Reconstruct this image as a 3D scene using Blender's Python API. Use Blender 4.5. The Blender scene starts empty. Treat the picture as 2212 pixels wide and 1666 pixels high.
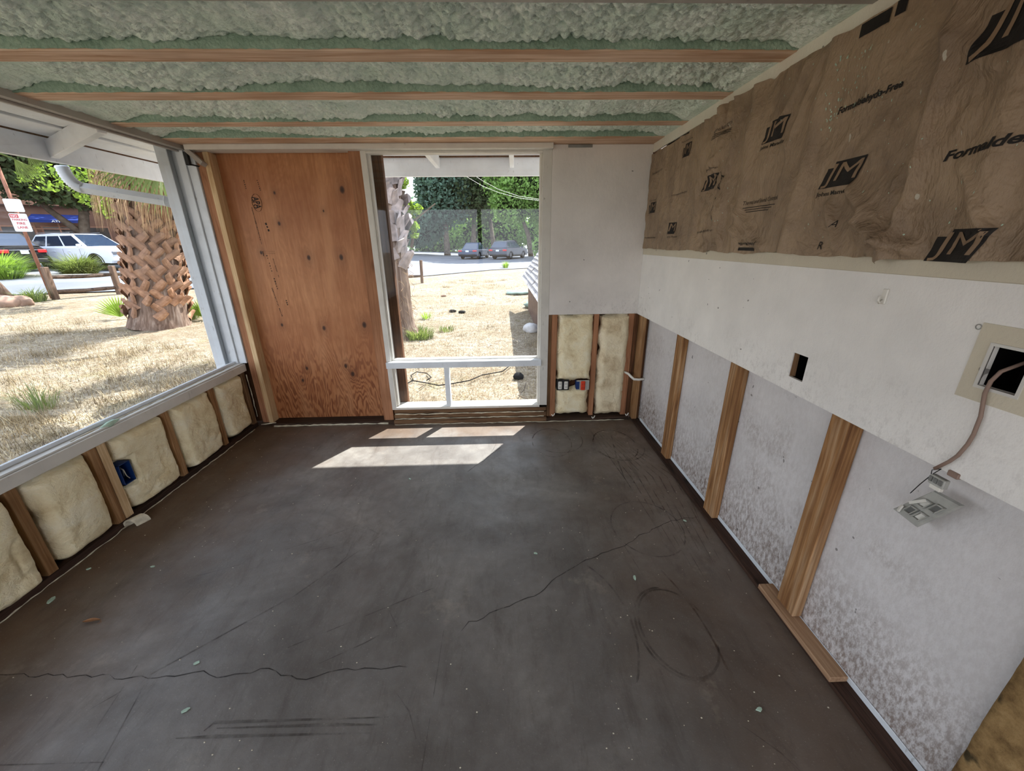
import bpy, bmesh, math, random
import numpy as np
from mathutils import Vector, Matrix

# ------------------------------------------------------------------ camera
S = bpy.context.scene
C = S.collection
random.seed(4)
F_PX, PITCH, YAW, ROLL, EYE = 837.785, 0.3524, 0.0271, 0.0109, 1.55
def cam_axes():
    cy, sy, cp, sp = math.cos(YAW), math.sin(YAW), math.cos(PITCH), math.sin(PITCH)
    fwd = Vector((sy*cp, cy*cp, -sp)); right = Vector((cy, -sy, 0)); down = fwd.cross(right)
    cr, sr = math.cos(ROLL), math.sin(ROLL)
    return cr*right + sr*down, -sr*right + cr*down, fwd
RX, DN, FW = cam_axes()
cd = bpy.data.cameras.new('camera'); cam = bpy.data.objects.new('camera', cd); C.objects.link(cam)
cd.sensor_fit = 'HORIZONTAL'; cd.sensor_width = 36.0; cd.lens = 36.0*F_PX/2212; cd.clip_start = 0.02; cd.clip_end = 600
m = Matrix.Identity(4)
for i in range(3):
    m[i][0] = RX[i]; m[i][1] = -DN[i]; m[i][2] = -FW[i]
m[2][3] = EYE
cam.matrix_world = m
S.camera = cam

# ------------------------------------------------------------------ light
SKY, SUN, EXPO = 1.34, 6.6, 1.48
w = bpy.data.worlds.new('World'); S.world = w; w.use_nodes = True
wn = w.node_tree; bg = wn.nodes['Background']
tcw = wn.nodes.new('ShaderNodeTexCoord'); sep = wn.nodes.new('ShaderNodeSeparateXYZ'); rw = wn.nodes.new('ShaderNodeValToRGB')
wn.links.new(tcw.outputs['Generated'], sep.inputs[0]); wn.links.new(sep.outputs['Z'], rw.inputs[0]); wn.links.new(rw.outputs[0], bg.inputs['Color'])
rw.color_ramp.elements[0].position = 0.0; rw.color_ramp.elements[0].color = (0.95, 0.96, 1.0, 1)
rw.color_ramp.elements[1].position = 0.8; rw.color_ramp.elements[1].color = (0.70, 0.80, 1.0, 1)
bg.inputs['Strength'].default_value = SKY
sd = bpy.data.lights.new('sun', 'SUN'); sd.energy = SUN; sd.angle = 0.0093; sd.color = (1.0, 0.96, 0.90)
so = bpy.data.objects.new('sun', sd); C.objects.link(so)
SUN_DIR = Vector((-0.43, -0.69, -1.0)).normalized()
so.rotation_euler = SUN_DIR.to_track_quat('-Z', 'Y').to_euler()
so.location = (6, 9, 14)
vs = S.view_settings
vs.view_transform = 'Standard'; vs.look = 'None'; vs.gamma = 1.0; vs.use_curve_mapping = False; vs.exposure = EXPO
try:
    S.cycles.use_denoising = True
    S.cycles.max_bounces = 10; S.cycles.diffuse_bounces = 6; S.cycles.transparent_max_bounces = 24
    S.cycles.sample_clamp_indirect = 6.0; S.cycles.caustics_reflective = False; S.cycles.caustics_refractive = False
except Exception: pass

# ------------------------------------------------------------------ measures (metres)
XL, XR, XRB, D, YN = -2.237, 1.155, 1.253, 3.275, -2.2
ZC = 2.225
def G(x, y):                                    # ground height outside: rises gently away from the house
    return -0.13 + 0.03*min(max(0.0, -x-5), 19) + 0.007*max(0.0, y-6)
def ray(px, py): return RX*((px-1106)/F_PX) + DN*((py-833)/F_PX) + FW
def on(px, py, ax, val):
    r = ray(px, py); o = Vector((0, 0, EYE)); return o + r*((val-o[ax])/r[ax])
def gp(px, py):
    r = ray(px, py); o = Vector((0, 0, EYE)); t = 0.5
    while t < 200:
        q = o + r*t
        if q.z < G(q.x, q.y): break
        t += 0.02
    return Vector((q.x, q.y, G(q.x, q.y)))

# ------------------------------------------------------------------ noise in numpy
def _h(ix, iy, s):
    n = (ix*374761393 + iy*668265263 + s*1442695041) & 0xffffffff
    n = ((n ^ (n >> 13))*1274126177) & 0xffffffff
    return ((n ^ (n >> 16)) & 0xffff)/65535.0
def vn(x, y, s=0):
    x = np.asarray(x, float); y = np.asarray(y, float)
    ix = np.floor(x).astype(np.int64); iy = np.floor(y).astype(np.int64)
    fx = x-ix; fy = y-iy; fx = fx*fx*(3-2*fx); fy = fy*fy*(3-2*fy)
    a, b, c, d = _h(ix, iy, s), _h(ix+1, iy, s), _h(ix, iy+1, s), _h(ix+1, iy+1, s)
    return (a*(1-fx)+b*fx)*(1-fy)+(c*(1-fx)+d*fx)*fy
def fbm(x, y, s=0, o=4):
    t = 0; a = .5
    for k in range(o):
        t = t + a*(vn(np.asarray(x)*2**k, np.asarray(y)*2**k, s+k*17)-.5)*2; a *= .5
    return t
def bubbles(x, y, s=0):                          # rounded lumps of random size, 0..1
    ix = np.floor(x).astype(np.int64); iy = np.floor(y).astype(np.int64); best = np.zeros_like(x)
    for dx in (-1, 0, 1):
        for dy in (-1, 0, 1):
            jx, jy = ix+dx, iy+dy
            cx = jx+.15+.7*_h(jx, jy, s); cy = jy+.15+.7*_h(jx, jy, s+5); r = .45+.5*_h(jx, jy, s+9)
            q = 1-((x-cx)**2+(y-cy)**2)/(r*r)
            best = np.maximum(best, np.sqrt(np.clip(q, 0, 1))*r)
    return best

# ------------------------------------------------------------------ mesh helpers
class MB:
    def __init__(s): s.v = []; s.f = []; s.mi = []
    def add(s, v, f, mi=0):
        n = len(s.v); s.v += [tuple(p) for p in v]; s.f += [tuple(i+n for i in q) for q in f]; s.mi += [mi]*len(f); return s
    def box(s, x0, x1, y0, y1, z0, z1, mi=0):
        v = [(x, y, z) for x in (x0, x1) for y in (y0, y1) for z in (z0, z1)]
        return s.add(v, [(0,1,3,2), (4,6,7,5), (0,4,5,1), (2,3,7,6), (0,2,6,4), (1,5,7,3)], mi)
    def obox(s, c, ax, half, mi=0):              # centre, 3 unit axes, half sizes
        c = Vector(c); a = [Vector(q) for q in ax]
        v = [c+a[0]*half[0]*i+a[1]*half[1]*j+a[2]*half[2]*k for i in (-1, 1) for j in (-1, 1) for k in (-1, 1)]
        return s.add(v, [(0,1,3,2), (4,6,7,5), (0,4,5,1), (2,3,7,6), (0,2,6,4), (1,5,7,3)], mi)
    def bar(s, p, q, w, h, up=(0, 0, 1), mi=0):
        p = Vector(p); q = Vector(q); d = (q-p); L = d.length; d.normalize(); u = Vector(up)
        r = d.cross(u).normalized(); u = r.cross(d).normalized()
        return s.obox((p+q)/2, (d, r, u), (L/2, w/2, h/2), mi)
    def tube(s, pts, r, n=8, mi=0, cap=True):
        pts = [Vector(p) for p in pts]; rs = r if isinstance(r, (list, tuple)) else [r]*len(pts)
        vs_, fs = [], []; prev = None
        for i, p in enumerate(pts):
            d = (pts[min(i+1, len(pts)-1)]-pts[max(i-1, 0)]).normalized()
            if prev is None: a = d.cross(Vector((0, 0, 1)) if abs(d.z) < .9 else Vector((1, 0, 0))).normalized()
            else: a = (prev-d*prev.dot(d)).normalized()
            prev = a; b = d.cross(a)
            for k in range(n):
                t = 2*math.pi*k/n; vs_.append(p+(a*math.cos(t)+b*math.sin(t))*rs[i])
        for i in range(len(pts)-1):
            for k in range(n): fs.append((i*n+k, i*n+(k+1) % n, (i+1)*n+(k+1) % n, (i+1)*n+k))
        if cap: fs += [tuple(range(n-1, -1, -1)), tuple(range((len(pts)-1)*n, len(pts)*n))]
        return s.add(vs_, fs, mi)
    def prism(s, poly, a, b, f=lambda u, v, w: (u, w, v), mi=0):   # 2-D outline swept from a to b
        n = len(poly); v = [f(p[0], p[1], a) for p in poly]+[f(p[0], p[1], b) for p in poly]
        fs = [tuple(range(n)), tuple(range(2*n-1, n-1, -1))]+[(i, i+n, (i+1) % n+n, (i+1) % n) for i in range(n)]
        return s.add(v, fs, mi)
    def build(s, name, m, parent=None, smooth=False, bevel=0, loc=None, fix=True):
        me = bpy.data.meshes.new(name); v = s.v
        if loc is not None: L = Vector(loc); v = [Vector(p)-L for p in v]
        me.from_pydata([tuple(p) for p in v], [], s.f); me.update()
        for q in (m if isinstance(m, (list, tuple)) else [m]): me.materials.append(q)
        if any(s.mi): me.polygons.foreach_set('material_index', s.mi)
        if fix and len(s.f) < 60000:
            b = bmesh.new(); b.from_mesh(me); bmesh.ops.recalc_face_normals(b, faces=b.faces)
            if bevel: bmesh.ops.bevel(b, geom=b.edges[:], offset=bevel, segments=1, affect='EDGES', clamp_overlap=True)
            b.to_mesh(me); b.free()
        if smooth: me.polygons.foreach_set('use_smooth', [True]*len(me.polygons))
        o = bpy.data.objects.new(name, me); C.objects.link(o)
        if loc is not None: o.location = loc
        if parent is not None:
            o.parent = parent
            if loc is not None: o.location = Vector(loc)-Vector(parent.get('at', (0, 0, 0)))
        return o
def grid(name, P, m, parent=None, smooth=True, closed=False):
    n, k = P.shape[:2]; me = bpy.data.meshes.new(name)
    I = np.arange(n*k).reshape(n, k)
    q = np.stack([I[:-1, :-1], I[1:, :-1], I[1:, 1:], I[:-1, 1:]], -1).reshape(-1, 4)
    me.vertices.add(n*k); me.vertices.foreach_set('co', P.reshape(-1).astype(np.float32))
    me.loops.add(q.size); me.loops.foreach_set('vertex_index', q.reshape(-1).astype(np.int32))
    me.polygons.add(len(q)); me.polygons.foreach_set('loop_start', np.arange(0, q.size, 4, dtype=np.int32))
    try: me.polygons.foreach_set('loop_total', np.full(len(q), 4, dtype=np.int32))
    except Exception: pass
    me.update(calc_edges=True); me.validate()
    me.materials.append(m); me.polygons.foreach_set('use_smooth', [smooth]*len(me.polygons))
    o = bpy.data.objects.new(name, me); C.objects.link(o)
    if parent is not None: o.parent = parent
    return o
def tris(name, V, m, parent=None, k=3, fnm=None):  # V (n,k,3) loose faces
    n = V.shape[0]; me = bpy.data.meshes.new(name)
    me.vertices.add(n*k); me.vertices.foreach_set('co', V.reshape(-1).astype(np.float32))
    me.loops.add(n*k); me.loops.foreach_set('vertex_index', np.arange(n*k, dtype=np.int32))
    me.polygons.add(n); me.polygons.foreach_set('loop_start', np.arange(0, n*k, k, dtype=np.int32))
    try: me.polygons.foreach_set('loop_total', np.full(n, k, dtype=np.int32))
    except Exception: pass
    me.update(calc_edges=True); me.materials.append(m)
    o = bpy.data.objects.new(name, me); C.objects.link(o)
    if parent is not None: o.parent = parent
    return o
def tag(o, label=None, cat=None, group=None, kind=None):
    if label: o['label'] = label
    if cat: o['category'] = cat
    if group: o['group'] = group
    if kind: o['kind'] = kind
    return o
def empty(name, loc=(0, 0, 0), rz=0):
    o = bpy.data.objects.new(name, None); C.objects.link(o); o.location = loc; o.rotation_euler = (0, 0, rz); o.empty_display_size = .1; return o
def dup(root, loc=None, rz=None, label=None):
    r = root.copy(); C.objects.link(r)
    if loc is not None: r.location = loc
    if rz is not None: r.rotation_euler = (0, 0, rz)
    if label: r['label'] = label
    for ch in list(root.children):
        c = ch.copy(); C.objects.link(c); c.parent = r
        for g in ch.children:
            d = g.copy(); C.objects.link(d); d.parent = c
    return r

# ------------------------------------------------------------------ materials
def srgb(r, g, b):
    f = lambda c: (c/255/12.92 if c/255 <= .04045 else ((c/255+.055)/1.055)**2.4)
    return (f(r), f(g), f(b), 1)
class N:
    def __init__(s, name, rough=.8, spec=.3):
        s.m = bpy.data.materials.new(name); s.m.use_nodes = True; s.t = s.m.node_tree; s.b = s.t.nodes['Principled BSDF']
        s.b.inputs['Roughness'].default_value = rough
        if 'Specular IOR Level' in s.b.inputs: s.b.inputs['Specular IOR Level'].default_value = spec
        s.co = None
    def n(s, t, **k):
        x = s.t.nodes.new(t)
        for a, v in k.items():
            if a in x.inputs: x.inputs[a].default_value = v
            else: setattr(x, a, v)
        return x
    def l(s, a, b): s.t.links.new(a, b)
    def coord(s, scale=(1, 1, 1), rot=(0, 0, 0), loc=(0, 0, 0), kind='Object'):
        if s.co is None: s.co = s.n('ShaderNodeTexCoord')
        mp = s.n('ShaderNodeMapping'); mp.inputs['Scale'].default_value = scale; mp.inputs['Rotation'].default_value = rot; mp.inputs['Location'].default_value = loc
        s.l(s.pos() if kind == 'Object' else s.co.outputs[kind], mp.inputs[0]); return mp.outputs[0]
    def pos(s):                                  # object coordinates shifted by the object's place, so alike pieces differ
        if getattr(s, '_p', None) is None:
            if s.co is None: s.co = s.n('ShaderNodeTexCoord')
            oi = s.n('ShaderNodeObjectInfo'); a = s.n('ShaderNodeVectorMath'); a.operation = 'ADD'
            s.l(s.co.outputs['Object'], a.inputs[0]); s.l(oi.outputs['Location'], a.inputs[1]); s._p = a.outputs[0]
        return s._p
    def noise(s, scale, vec=None, detail=4, rough=.55, dist=0):
        x = s.n('ShaderNodeTexNoise'); x.inputs['Scale'].default_value = scale; x.inputs['Detail'].default_value = detail
        x.inputs['Roughness'].default_value = rough; x.inputs['Distortion'].default_value = dist
        s.l(vec if vec is not None else s.coord(), x.inputs['Vector']); return x.outputs[0]
    def ramp(s, fac, stops):
        x = s.n('ShaderNodeValToRGB'); e = x.color_ramp.elements
        while len(e) > len(stops): e.remove(e[-1])
        while len(e) < len(stops): e.new(1)
        for i, (p, c) in enumerate(stops):
            e[i].position = p; e[i].color = c if len(c) == 4 else (*c, 1)
        s.l(fac, x.inputs[0]); return x.outputs[0]
    def mix(s, fac, a, b, mode='MIX'):
        x = s.n('ShaderNodeMix', data_type='RGBA'); x.blend_type = mode
        for i, q in ((0, fac), (6, a), (7, b)):
            if isinstance(q, (int, float)): x.inputs[i].default_value = q if i == 0 else (q, q, q, 1)
            elif isinstance(q, tuple): x.inputs[i].default_value = q
            else: s.l(q, x.inputs[i])
        return x.outputs[2]
    def math(s, op, a, b=0.0, c=None):
        x = s.n('ShaderNodeMath'); x.operation = op
        for i, q in enumerate((a, b) if c is None else (a, b, c)):
            if isinstance(q, (int, float)): x.inputs[i].default_value = q
            else: s.l(q, x.inputs[i])
        return x.outputs[0]
    def axis(s, i, kind='Object'):
        if s.co is None: s.co = s.n('ShaderNodeTexCoord')
        x = s.n('ShaderNodeSeparateXYZ'); s.l(s.pos(), x.inputs[0]); return x.outputs[i]
    def color(s, c):
        if isinstance(c, tuple): s.b.inputs['Base Color'].default_value = c
        else: s.l(c, s.b.inputs['Base Color'])
        return s
    def rough(s, r): s.l(r, s.b.inputs['Roughness']); return s
    def bump(s, h, strength=.4, dist=.01):
        x = s.n('ShaderNodeBump'); x.inputs['Strength'].default_value = strength; x.inputs['Distance'].default_value = dist
        s.l(h, x.inputs['Height']); s.l(x.outputs[0], s.b.inputs['Normal']); return s
BW = lambda v: (v, v, v, 1)
def plain(name, c, rough=.6, spec=.3, metal=0, var=.12, sc=6):
    k = N(name, rough, spec); k.b.inputs['Metallic'].default_value = metal
    d = tuple(x*(1-var*2) for x in c[:3])+(1,); e = tuple(min(1, x*(1+var)) for x in c[:3])+(1,)
    k.color(k.ramp(k.noise(sc), [(.3, d), (.7, e)])); return k.m
def wood(name, c1, c2, axis=2, scale=1.0, c3=None, rough=.75):
    k = N(name, rough, .2); sc = [28*scale]*3; sc[axis] = 1.6*scale
    v = k.coord(tuple(sc)); n1 = k.noise(1.0, v, 6, .6, 1.2)
    sc2 = [90*scale]*3; sc2[axis] = 3*scale; n2 = k.noise(1.0, k.coord(tuple(sc2)), 3)
    col = k.ramp(n1, [(.32, c2), (.5, c1), (.68, c3 or c1)])
    col = k.mix(k.ramp(n2, [(.4, BW(.55)), (.6, BW(0))]), col, c2)
    big = k.noise(2.2, None, 3); col = k.mix(k.ramp(big, [(.45, BW(0)), (.75, BW(.55))]), col, tuple(x*.62 for x in c2[:3])+(1,))
    kv = [3.2*scale]*3; kv[axis] = 1.5*scale; vo = k.n('ShaderNodeTexVoronoi'); vo.inputs['Scale'].default_value = 1.0; k.l(k.coord(tuple(kv)), vo.inputs['Vector'])
    col = k.mix(k.ramp(vo.outputs['Distance'], [(.03, BW(.9)), (.055, BW(.5)), (.10, BW(0))]), col, tuple(x*.35 for x in c2[:3])+(1,))
    k.color(col); k.bump(n1, .25, .004); return k.m

M = {}
M['beam'] = wood('beam_wood', srgb(222, 192, 166), srgb(182, 142, 112), 0, 1, srgb(232, 208, 186))
M['stud'] = wood('stud_wood', srgb(168, 130, 90), srgb(122, 86, 54), 2, 1, srgb(184, 150, 112))
M['stud_right'] = wood('molded_stud_wood', srgb(164, 122, 80), srgb(104, 70, 44), 2, .8, srgb(186, 156, 122))
M['stud_light'] = wood('light_stud_wood', srgb(218, 192, 152), srgb(186, 150, 108), 2)
M['stud_red'] = wood('reddish_stud_wood', srgb(172, 124, 92), srgb(140, 94, 66), 2)
M['stud_grey'] = wood('weathered_stud_wood', srgb(140, 108, 78), srgb(84, 58, 38), 2, 1, srgb(158, 130, 100))
M['old_x'] = wood('old_sill_wood', srgb(134, 104, 76), srgb(62, 44, 32), 0, 1.2)
M['plate_y'] = wood('dark_sole_plate', srgb(72, 52, 42), srgb(36, 26, 20), 1, 1.2)
M['plate_x'] = wood('dark_sole_plate_back', srgb(74, 56, 44), srgb(38, 28, 22), 0, 1.2)
M['block'] = wood('block_wood', srgb(176, 144, 114), srgb(136, 104, 78), 1)
M['dark_wood'] = wood('brown_outside_wood', srgb(112, 76, 50), srgb(66, 42, 26), 2)
M['fence'] = wood('fence_wood', srgb(128, 106, 90), srgb(66, 50, 42), 2, .3)
M['rail'] = wood('rail_wood', srgb(104, 86, 74), srgb(52, 42, 36), 0, .3)

def white_paint(name, c=srgb(214, 211, 204), chips=.0):
    k = N(name, .55, .35); n1 = k.noise(7, None, 5); col = k.ramp(n1, [(.25, tuple(x*.86 for x in c[:3])+(1,)), (.6, c)])
    n2 = k.noise(60, k.coord((1, 1, .25)), 3); col = k.mix(k.ramp(n2, [(.66, BW(0)), (.72, BW(.35))]), col, srgb(120, 116, 108))
    if chips: col = k.mix(k.ramp(k.noise(16, None, 6, .7), [(.70-chips*.04, BW(0)), (.72-chips*.04, BW(.6))]), col, srgb(110, 108, 100))
    k.color(col); k.bump(n1, .15, .003); return k.m
M['white'] = white_paint('white_paint'); M['white_worn'] = white_paint('worn_white_paint', srgb(206, 204, 198), 1)
M['white_out'] = white_paint('outside_white_paint', srgb(242, 244, 248)); M['grey_paint'] = white_paint('grey_white_paint', srgb(172, 167, 160))
M['white_cool'] = white_paint('cool_white_paint', srgb(220, 226, 232))

def drywall(name, base, mold=0.0, band=None):
    k = N(name, .6, .3); n1 = k.noise(3, None, 6, .6); col = k.ramp(n1, [(.3, tuple(x*.84 for x in base[:3])+(1,)), (.7, base)])
    tex = k.noise(55, k.coord((1, 1, .6)), 4, .55)
    if mold:
        sp = k.noise(60, k.coord((1, 1, .5)), 7, .8); patch = k.noise(2.3, None, 4, .6)
        low = k.ramp(k.axis(2), [(0.0, BW(.95)), (.2, BW(.62)), (.42, BW(.14)), (1, BW(0.06))])
        fac = k.math('MULTIPLY', k.ramp(sp, [(.42, BW(0)), (.58, BW(.85))]), k.math('MULTIPLY', k.math('ADD', low, k.ramp(patch, [(.5, BW(0)), (.7, BW(.5))])), mold))
        col = k.mix(fac, col, srgb(122, 104, 92))
    else:
        sp = k.noise(55, k.coord((1, 1, .6)), 7, .8); patch = k.noise(2.0, k.coord(loc=(3, 1, 4)), 4, .6)
        zz = k.ramp(k.axis(2), [(.97, BW(1)), (1.0, BW(.85))]); zf = k.n('ShaderNodeMapRange'); zf.inputs['From Min'].default_value = .95; zf.inputs['From Max'].default_value = 1.22; zf.inputs['To Min'].default_value = 1; zf.inputs['To Max'].default_value = 0; k.l(k.axis(2), zf.inputs['Value'])
        fac = k.math('MULTIPLY', k.math('MULTIPLY', k.ramp(sp, [(.5, BW(0)), (.62, BW(1))]), k.ramp(patch, [(.42, BW(0)), (.7, BW(1))])), k.math('MULTIPLY', zf.outputs[0], .5))
        col = k.mix(fac, col, srgb(128, 122, 116))
    pits = k.noise(30, k.coord(loc=(7, 2, 1)), 1, .3); col = k.mix(k.ramp(pits, [(.79, BW(0)), (.80, BW(.7))]), col, srgb(90, 86, 82))
    k.color(col); k.bump(k.math('ADD', tex, k.math('MULTIPLY', k.noise(160), .4)), .35, .004); return k.m
M['dry'] = drywall('painted_drywall', srgb(236, 234, 230)); M['dry_back'] = drywall('back_drywall', srgb(224, 220, 216))
M['dry_low'] = drywall('stained_low_drywall', srgb(216, 213, 212), 1.2)
M['dry_raw'] = drywall('bare_beige_drywall', srgb(206, 198, 178))
M['band'] = drywall('overspray_band', srgb(224, 220, 206))

def foam_mat(name, hi, lo):
    k = N(name, .75, .25); n1 = k.noise(5, None, 5, .6); n2 = k.noise(75, k.coord((.8, 1, 1)), 4, .65)
    vv = k.n('ShaderNodeTexVoronoi'); vv.inputs['Scale'].default_value = 62; k.l(k.coord(), vv.inputs['Vector']); n2 = k.math('SUBTRACT', n2, k.math('MULTIPLY', vv.outputs['Distance'], .6))
    col = k.ramp(n1, [(.3, lo), (.62, hi)]); col = k.mix(k.ramp(n2, [(.05, BW(.45)), (.25, BW(0))]), col, lo)
    k.color(col); k.bump(n2, .8, .012); return k.m
M['foam'] = foam_mat('green_spray_foam', srgb(240, 250, 242), srgb(206, 226, 212))
M['foam_cut'] = foam_mat('trimmed_green_foam', srgb(172, 194, 178), srgb(134, 160, 144))
k = N('mineral_batt', .95, .05); n1 = k.noise(9, None, 5, .65, .6); n2 = k.noise(70, k.coord((1, 1, 1.5)), 4, .7)
col = k.ramp(n1, [(.3, srgb(220, 200, 156)), (.5, srgb(242, 229, 192)), (.75, srgb(250, 243, 218))])
k.color(col); k.bump(k.math('ADD', n1, k.math('MULTIPLY', n2, .35)), .9, .02); M['batt'] = k.m
k = N('stained_batt', .95, .05); n1 = k.noise(7, None, 5, .65, .6)
col = k.ramp(n1, [(.3, srgb(190, 168, 134)), (.5, srgb(224, 210, 178)), (.75, srgb(238, 228, 202))])
k.color(col); k.bump(k.math('ADD', n1, k.math('MULTIPLY', k.noise(70), .35)), .9, .02); M['batt_old'] = k.m
k = N('kraft_paper', .52, .35); n1 = k.noise(4, None, 6, .65, .3); n2 = k.noise(24, k.coord((1, 1, .5)), 5, .65)
col = k.ramp(n1, [(.3, srgb(120, 102, 84)), (.55, srgb(150, 129, 106)), (.8, srgb(164, 143, 118))])
col = k.mix(k.ramp(k.noise(2.2, k.coord(loc=(5, 5, 5)), 5, .6), [(.55, BW(0)), (.72, BW(.55))]), col, srgb(78, 62, 48))
col = k.mix(k.ramp(k.noise(34, k.coord((1, 1, .5), loc=(1, 8, 2)), 2, .4), [(.76, BW(0)), (.775, BW(.8))]), col, srgb(190, 186, 170))
rdg = k.math('ABSOLUTE', k.math('SUBTRACT', k.noise(6, k.coord((1, 1, .7)), 5, .6, .5), .5)); k.color(col); k.bump(k.math('ADD', k.math('MULTIPLY', rdg, -3.0), k.math('MULTIPLY', n2, .5)), .8, .02); M['kraft'] = k.m
M['ink'] = plain('black_ink', srgb(34, 31, 29), .6, .2, 0, .1, 40)
M['kraft_flat'] = plain('kraft_knockout', srgb(136, 113, 90), .55, .3, 0, .08, 8)

# plywood: contour grain with knots
KN = [(-1.202, 1.948, 1.3), (-1.731, 1.712, .8), (-1.92, 1.497, .7), (-1.549, 1.454, 1), (-1.288, 1.454, 1.15), (-1.18, .898, 1.3), (-1.879, .909, .7), (-1.528, .875, 1), (-1.743, .515, .8), (-1.396, .53, 1), (-1.346, .454, 1.2), (-1.801, .402, .8), (-1.37, 1.80, .5), (-1.72, 1.93, .6)]
k = N('fir_plywood', .5, .35)
sx = k.axis(0); sz = k.axis(2)
warp = k.noise(1.0, k.coord((4.2, 1, .8)), 4, .55); fine = k.noise(1.0, k.coord((60, 1, 5)), 4, .6)
fld = k.math('ADD', k.math('MULTIPLY', sx, 3.0), k.math('MULTIPLY', warp, 5.0)); dark = None
for (x, z, s_) in KN:
    dx = k.math('SUBTRACT', sx, x); dz = k.math('MULTIPLY', k.math('SUBTRACT', sz, z), .42)
    d = k.math('SQRT', k.math('ADD', k.math('MULTIPLY', dx, dx), k.math('MULTIPLY', dz, dz)))
    g = k.math('DIVIDE', .05*s_, k.math('ADD', d, .05)); fld = k.math('ADD', fld, k.math('MULTIPLY', g, 1.6))
    dz2 = k.math('SUBTRACT', sz, z); d2 = k.math('SQRT', k.math('ADD', k.math('MULTIPLY', dx, dx), k.math('MULTIPLY', dz2, k.math('MULTIPLY', dz2, .45))))
    kk = k.ramp(d2, [(.0, BW(1)), (.011*s_, BW(.85)), (.016*s_, BW(.22)), (.07*s_, BW(0))]); dark = kk if dark is None else k.math('MAXIMUM', dark, kk)
bands = k.math('SINE', k.math('MULTIPLY', fld, 26.0)); bands = k.math('ADD', bands, k.math('MULTIPLY', k.math('SUBTRACT', fine, .5), 2.4))
vis = k.ramp(sz, [(.2, BW(.95)), (.5, BW(.75)), (.8, BW(.22)), (1.0, BW(.12))])
bm = k.ramp(k.math('MULTIPLY_ADD', bands, .5, .5), [(.35, BW(0)), (.85, BW(1))])
col = k.ramp(k.noise(2.0, None, 5, .6), [(.3, srgb(160, 102, 64)), (.7, srgb(192, 136, 92))])
col = k.mix(k.math('MULTIPLY', bm, vis), col, srgb(98, 48, 22)); col = k.mix(k.ramp(fine, [(.42, BW(.5)), (.62, BW(0))]), col, srgb(150, 94, 56)); col = k.mix(k.ramp(k.noise(1.0, k.coord((9, 1, 1.2)), 4), [(.5, BW(0)), (.72, BW(.45))]), col, srgb(206, 152, 108))
lowd = k.n('ShaderNodeMapRange'); lowd.inputs['From Min'].default_value = 0; lowd.inputs['From Max'].default_value = 1.1; lowd.inputs['To Min'].default_value = .3; lowd.inputs['To Max'].default_value = 0; k.l(sz, lowd.inputs['Value'])
col = k.mix(lowd.outputs[0], col, srgb(140, 82, 44)); col = k.mix(dark, col, srgb(44, 22, 12))
k.color(col); k.bump(fine, .1, .002); M['ply'] = k.m

# concrete floor
k = N('bare_concrete', .5, .45)
n1 = k.noise(1.3, None, 6, .65, .4); n2 = k.noise(14, None, 6, .7); n3 = k.noise(120, None, 3, .7)
sx = k.axis(0); sy = k.axis(1)
col = k.ramp(n1, [(.30, srgb(74, 68, 64)), (.5, srgb(110, 106, 102)), (.68, srgb(138, 134, 128))])
col = k.mix(k.ramp(n2, [(.35, BW(.4)), (.6, BW(0))]), col, srgb(92, 84, 78))
def mr(a, x0, x1, y0=0.0, y1=1.0):
    q = k.n('ShaderNodeMapRange'); q.inputs['From Min'].default_value = x0; q.inputs['From Max'].default_value = x1; q.inputs['To Min'].default_value = y0; q.inputs['To Max'].default_value = y1; k.l(a, q.inputs['Value']); return q.outputs[0]
wob = k.math('MULTIPLY', k.math('SUBTRACT', k.noise(2.2, None, 4, .6), .5), 1.3)
le = mr(k.math('ADD', sx, wob), -1.35, -2.15); re = mr(k.math('ADD', sx, wob), .35, 1.15); ba = mr(k.math('ADD', sy, wob), 2.85, 3.2)
edge = k.math('MAXIMUM', k.math('MAXIMUM', le, k.math('MULTIPLY', re, .6)), k.math('MULTIPLY', ba, .75))
col = k.mix(k.math('MULTIPLY', edge, .8), col, srgb(102, 78, 56))
strk = k.noise(1.0, k.coord((11, 3.0, 1), (0, 0, -.5)), 7, .75, .6)
col = k.mix(k.ramp(strk, [(.52, BW(0)), (.70, BW(.45))]), col, srgb(66, 56, 50))
col = k.mix(k.ramp(n3, [(.62, BW(0)), (.74, BW(.4))]), col, srgb(176, 170, 162))
col = k.mix(k.ramp(k.noise(3.1, k.coord(loc=(4, 2, 0)), 5, .7), [(.62, BW(0)), (.72, BW(.35))]), col, srgb(160, 150, 136))
k.color(col); k.rough(k.ramp(k.noise(5, k.coord(loc=(9, 0, 0)), 5, .6), [(.3, BW(.36)), (.7, BW(.62))]))
k.bump(k.math('ADD', n3, k.math('MULTIPLY', n2, .5)), .22, .003); M['floor'] = k.m

def fade_mat(name, c, lo=.42, hi=.62, a=.6, sc=9):
    k = N(name, .7, .2); k.color(c); tr = k.n('ShaderNodeBsdfTransparent'); mx = k.n('ShaderNodeMixShader')
    f = k.ramp(k.noise(sc, None, 4, .7), [(lo, BW(0)), (hi, BW(a))]); k.l(f, mx.inputs[0]); k.l(tr.outputs[0], mx.inputs[1]); k.l(k.b.outputs[0], mx.inputs[2])
    out = [q for q in k.t.nodes if q.type == 'OUTPUT_MATERIAL'][0]; k.l(mx.outputs[0], out.inputs[0]); return k.m
M['scuff'] = fade_mat('dark_scuff', srgb(52, 44, 38), .4, .62, .42); M['crack'] = fade_mat('crack_line', srgb(34, 30, 28), .3, .5, .75, 14)
M['rust'] = fade_mat('rusty_scuff', srgb(74, 46, 30), .42, .62, .5)

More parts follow.
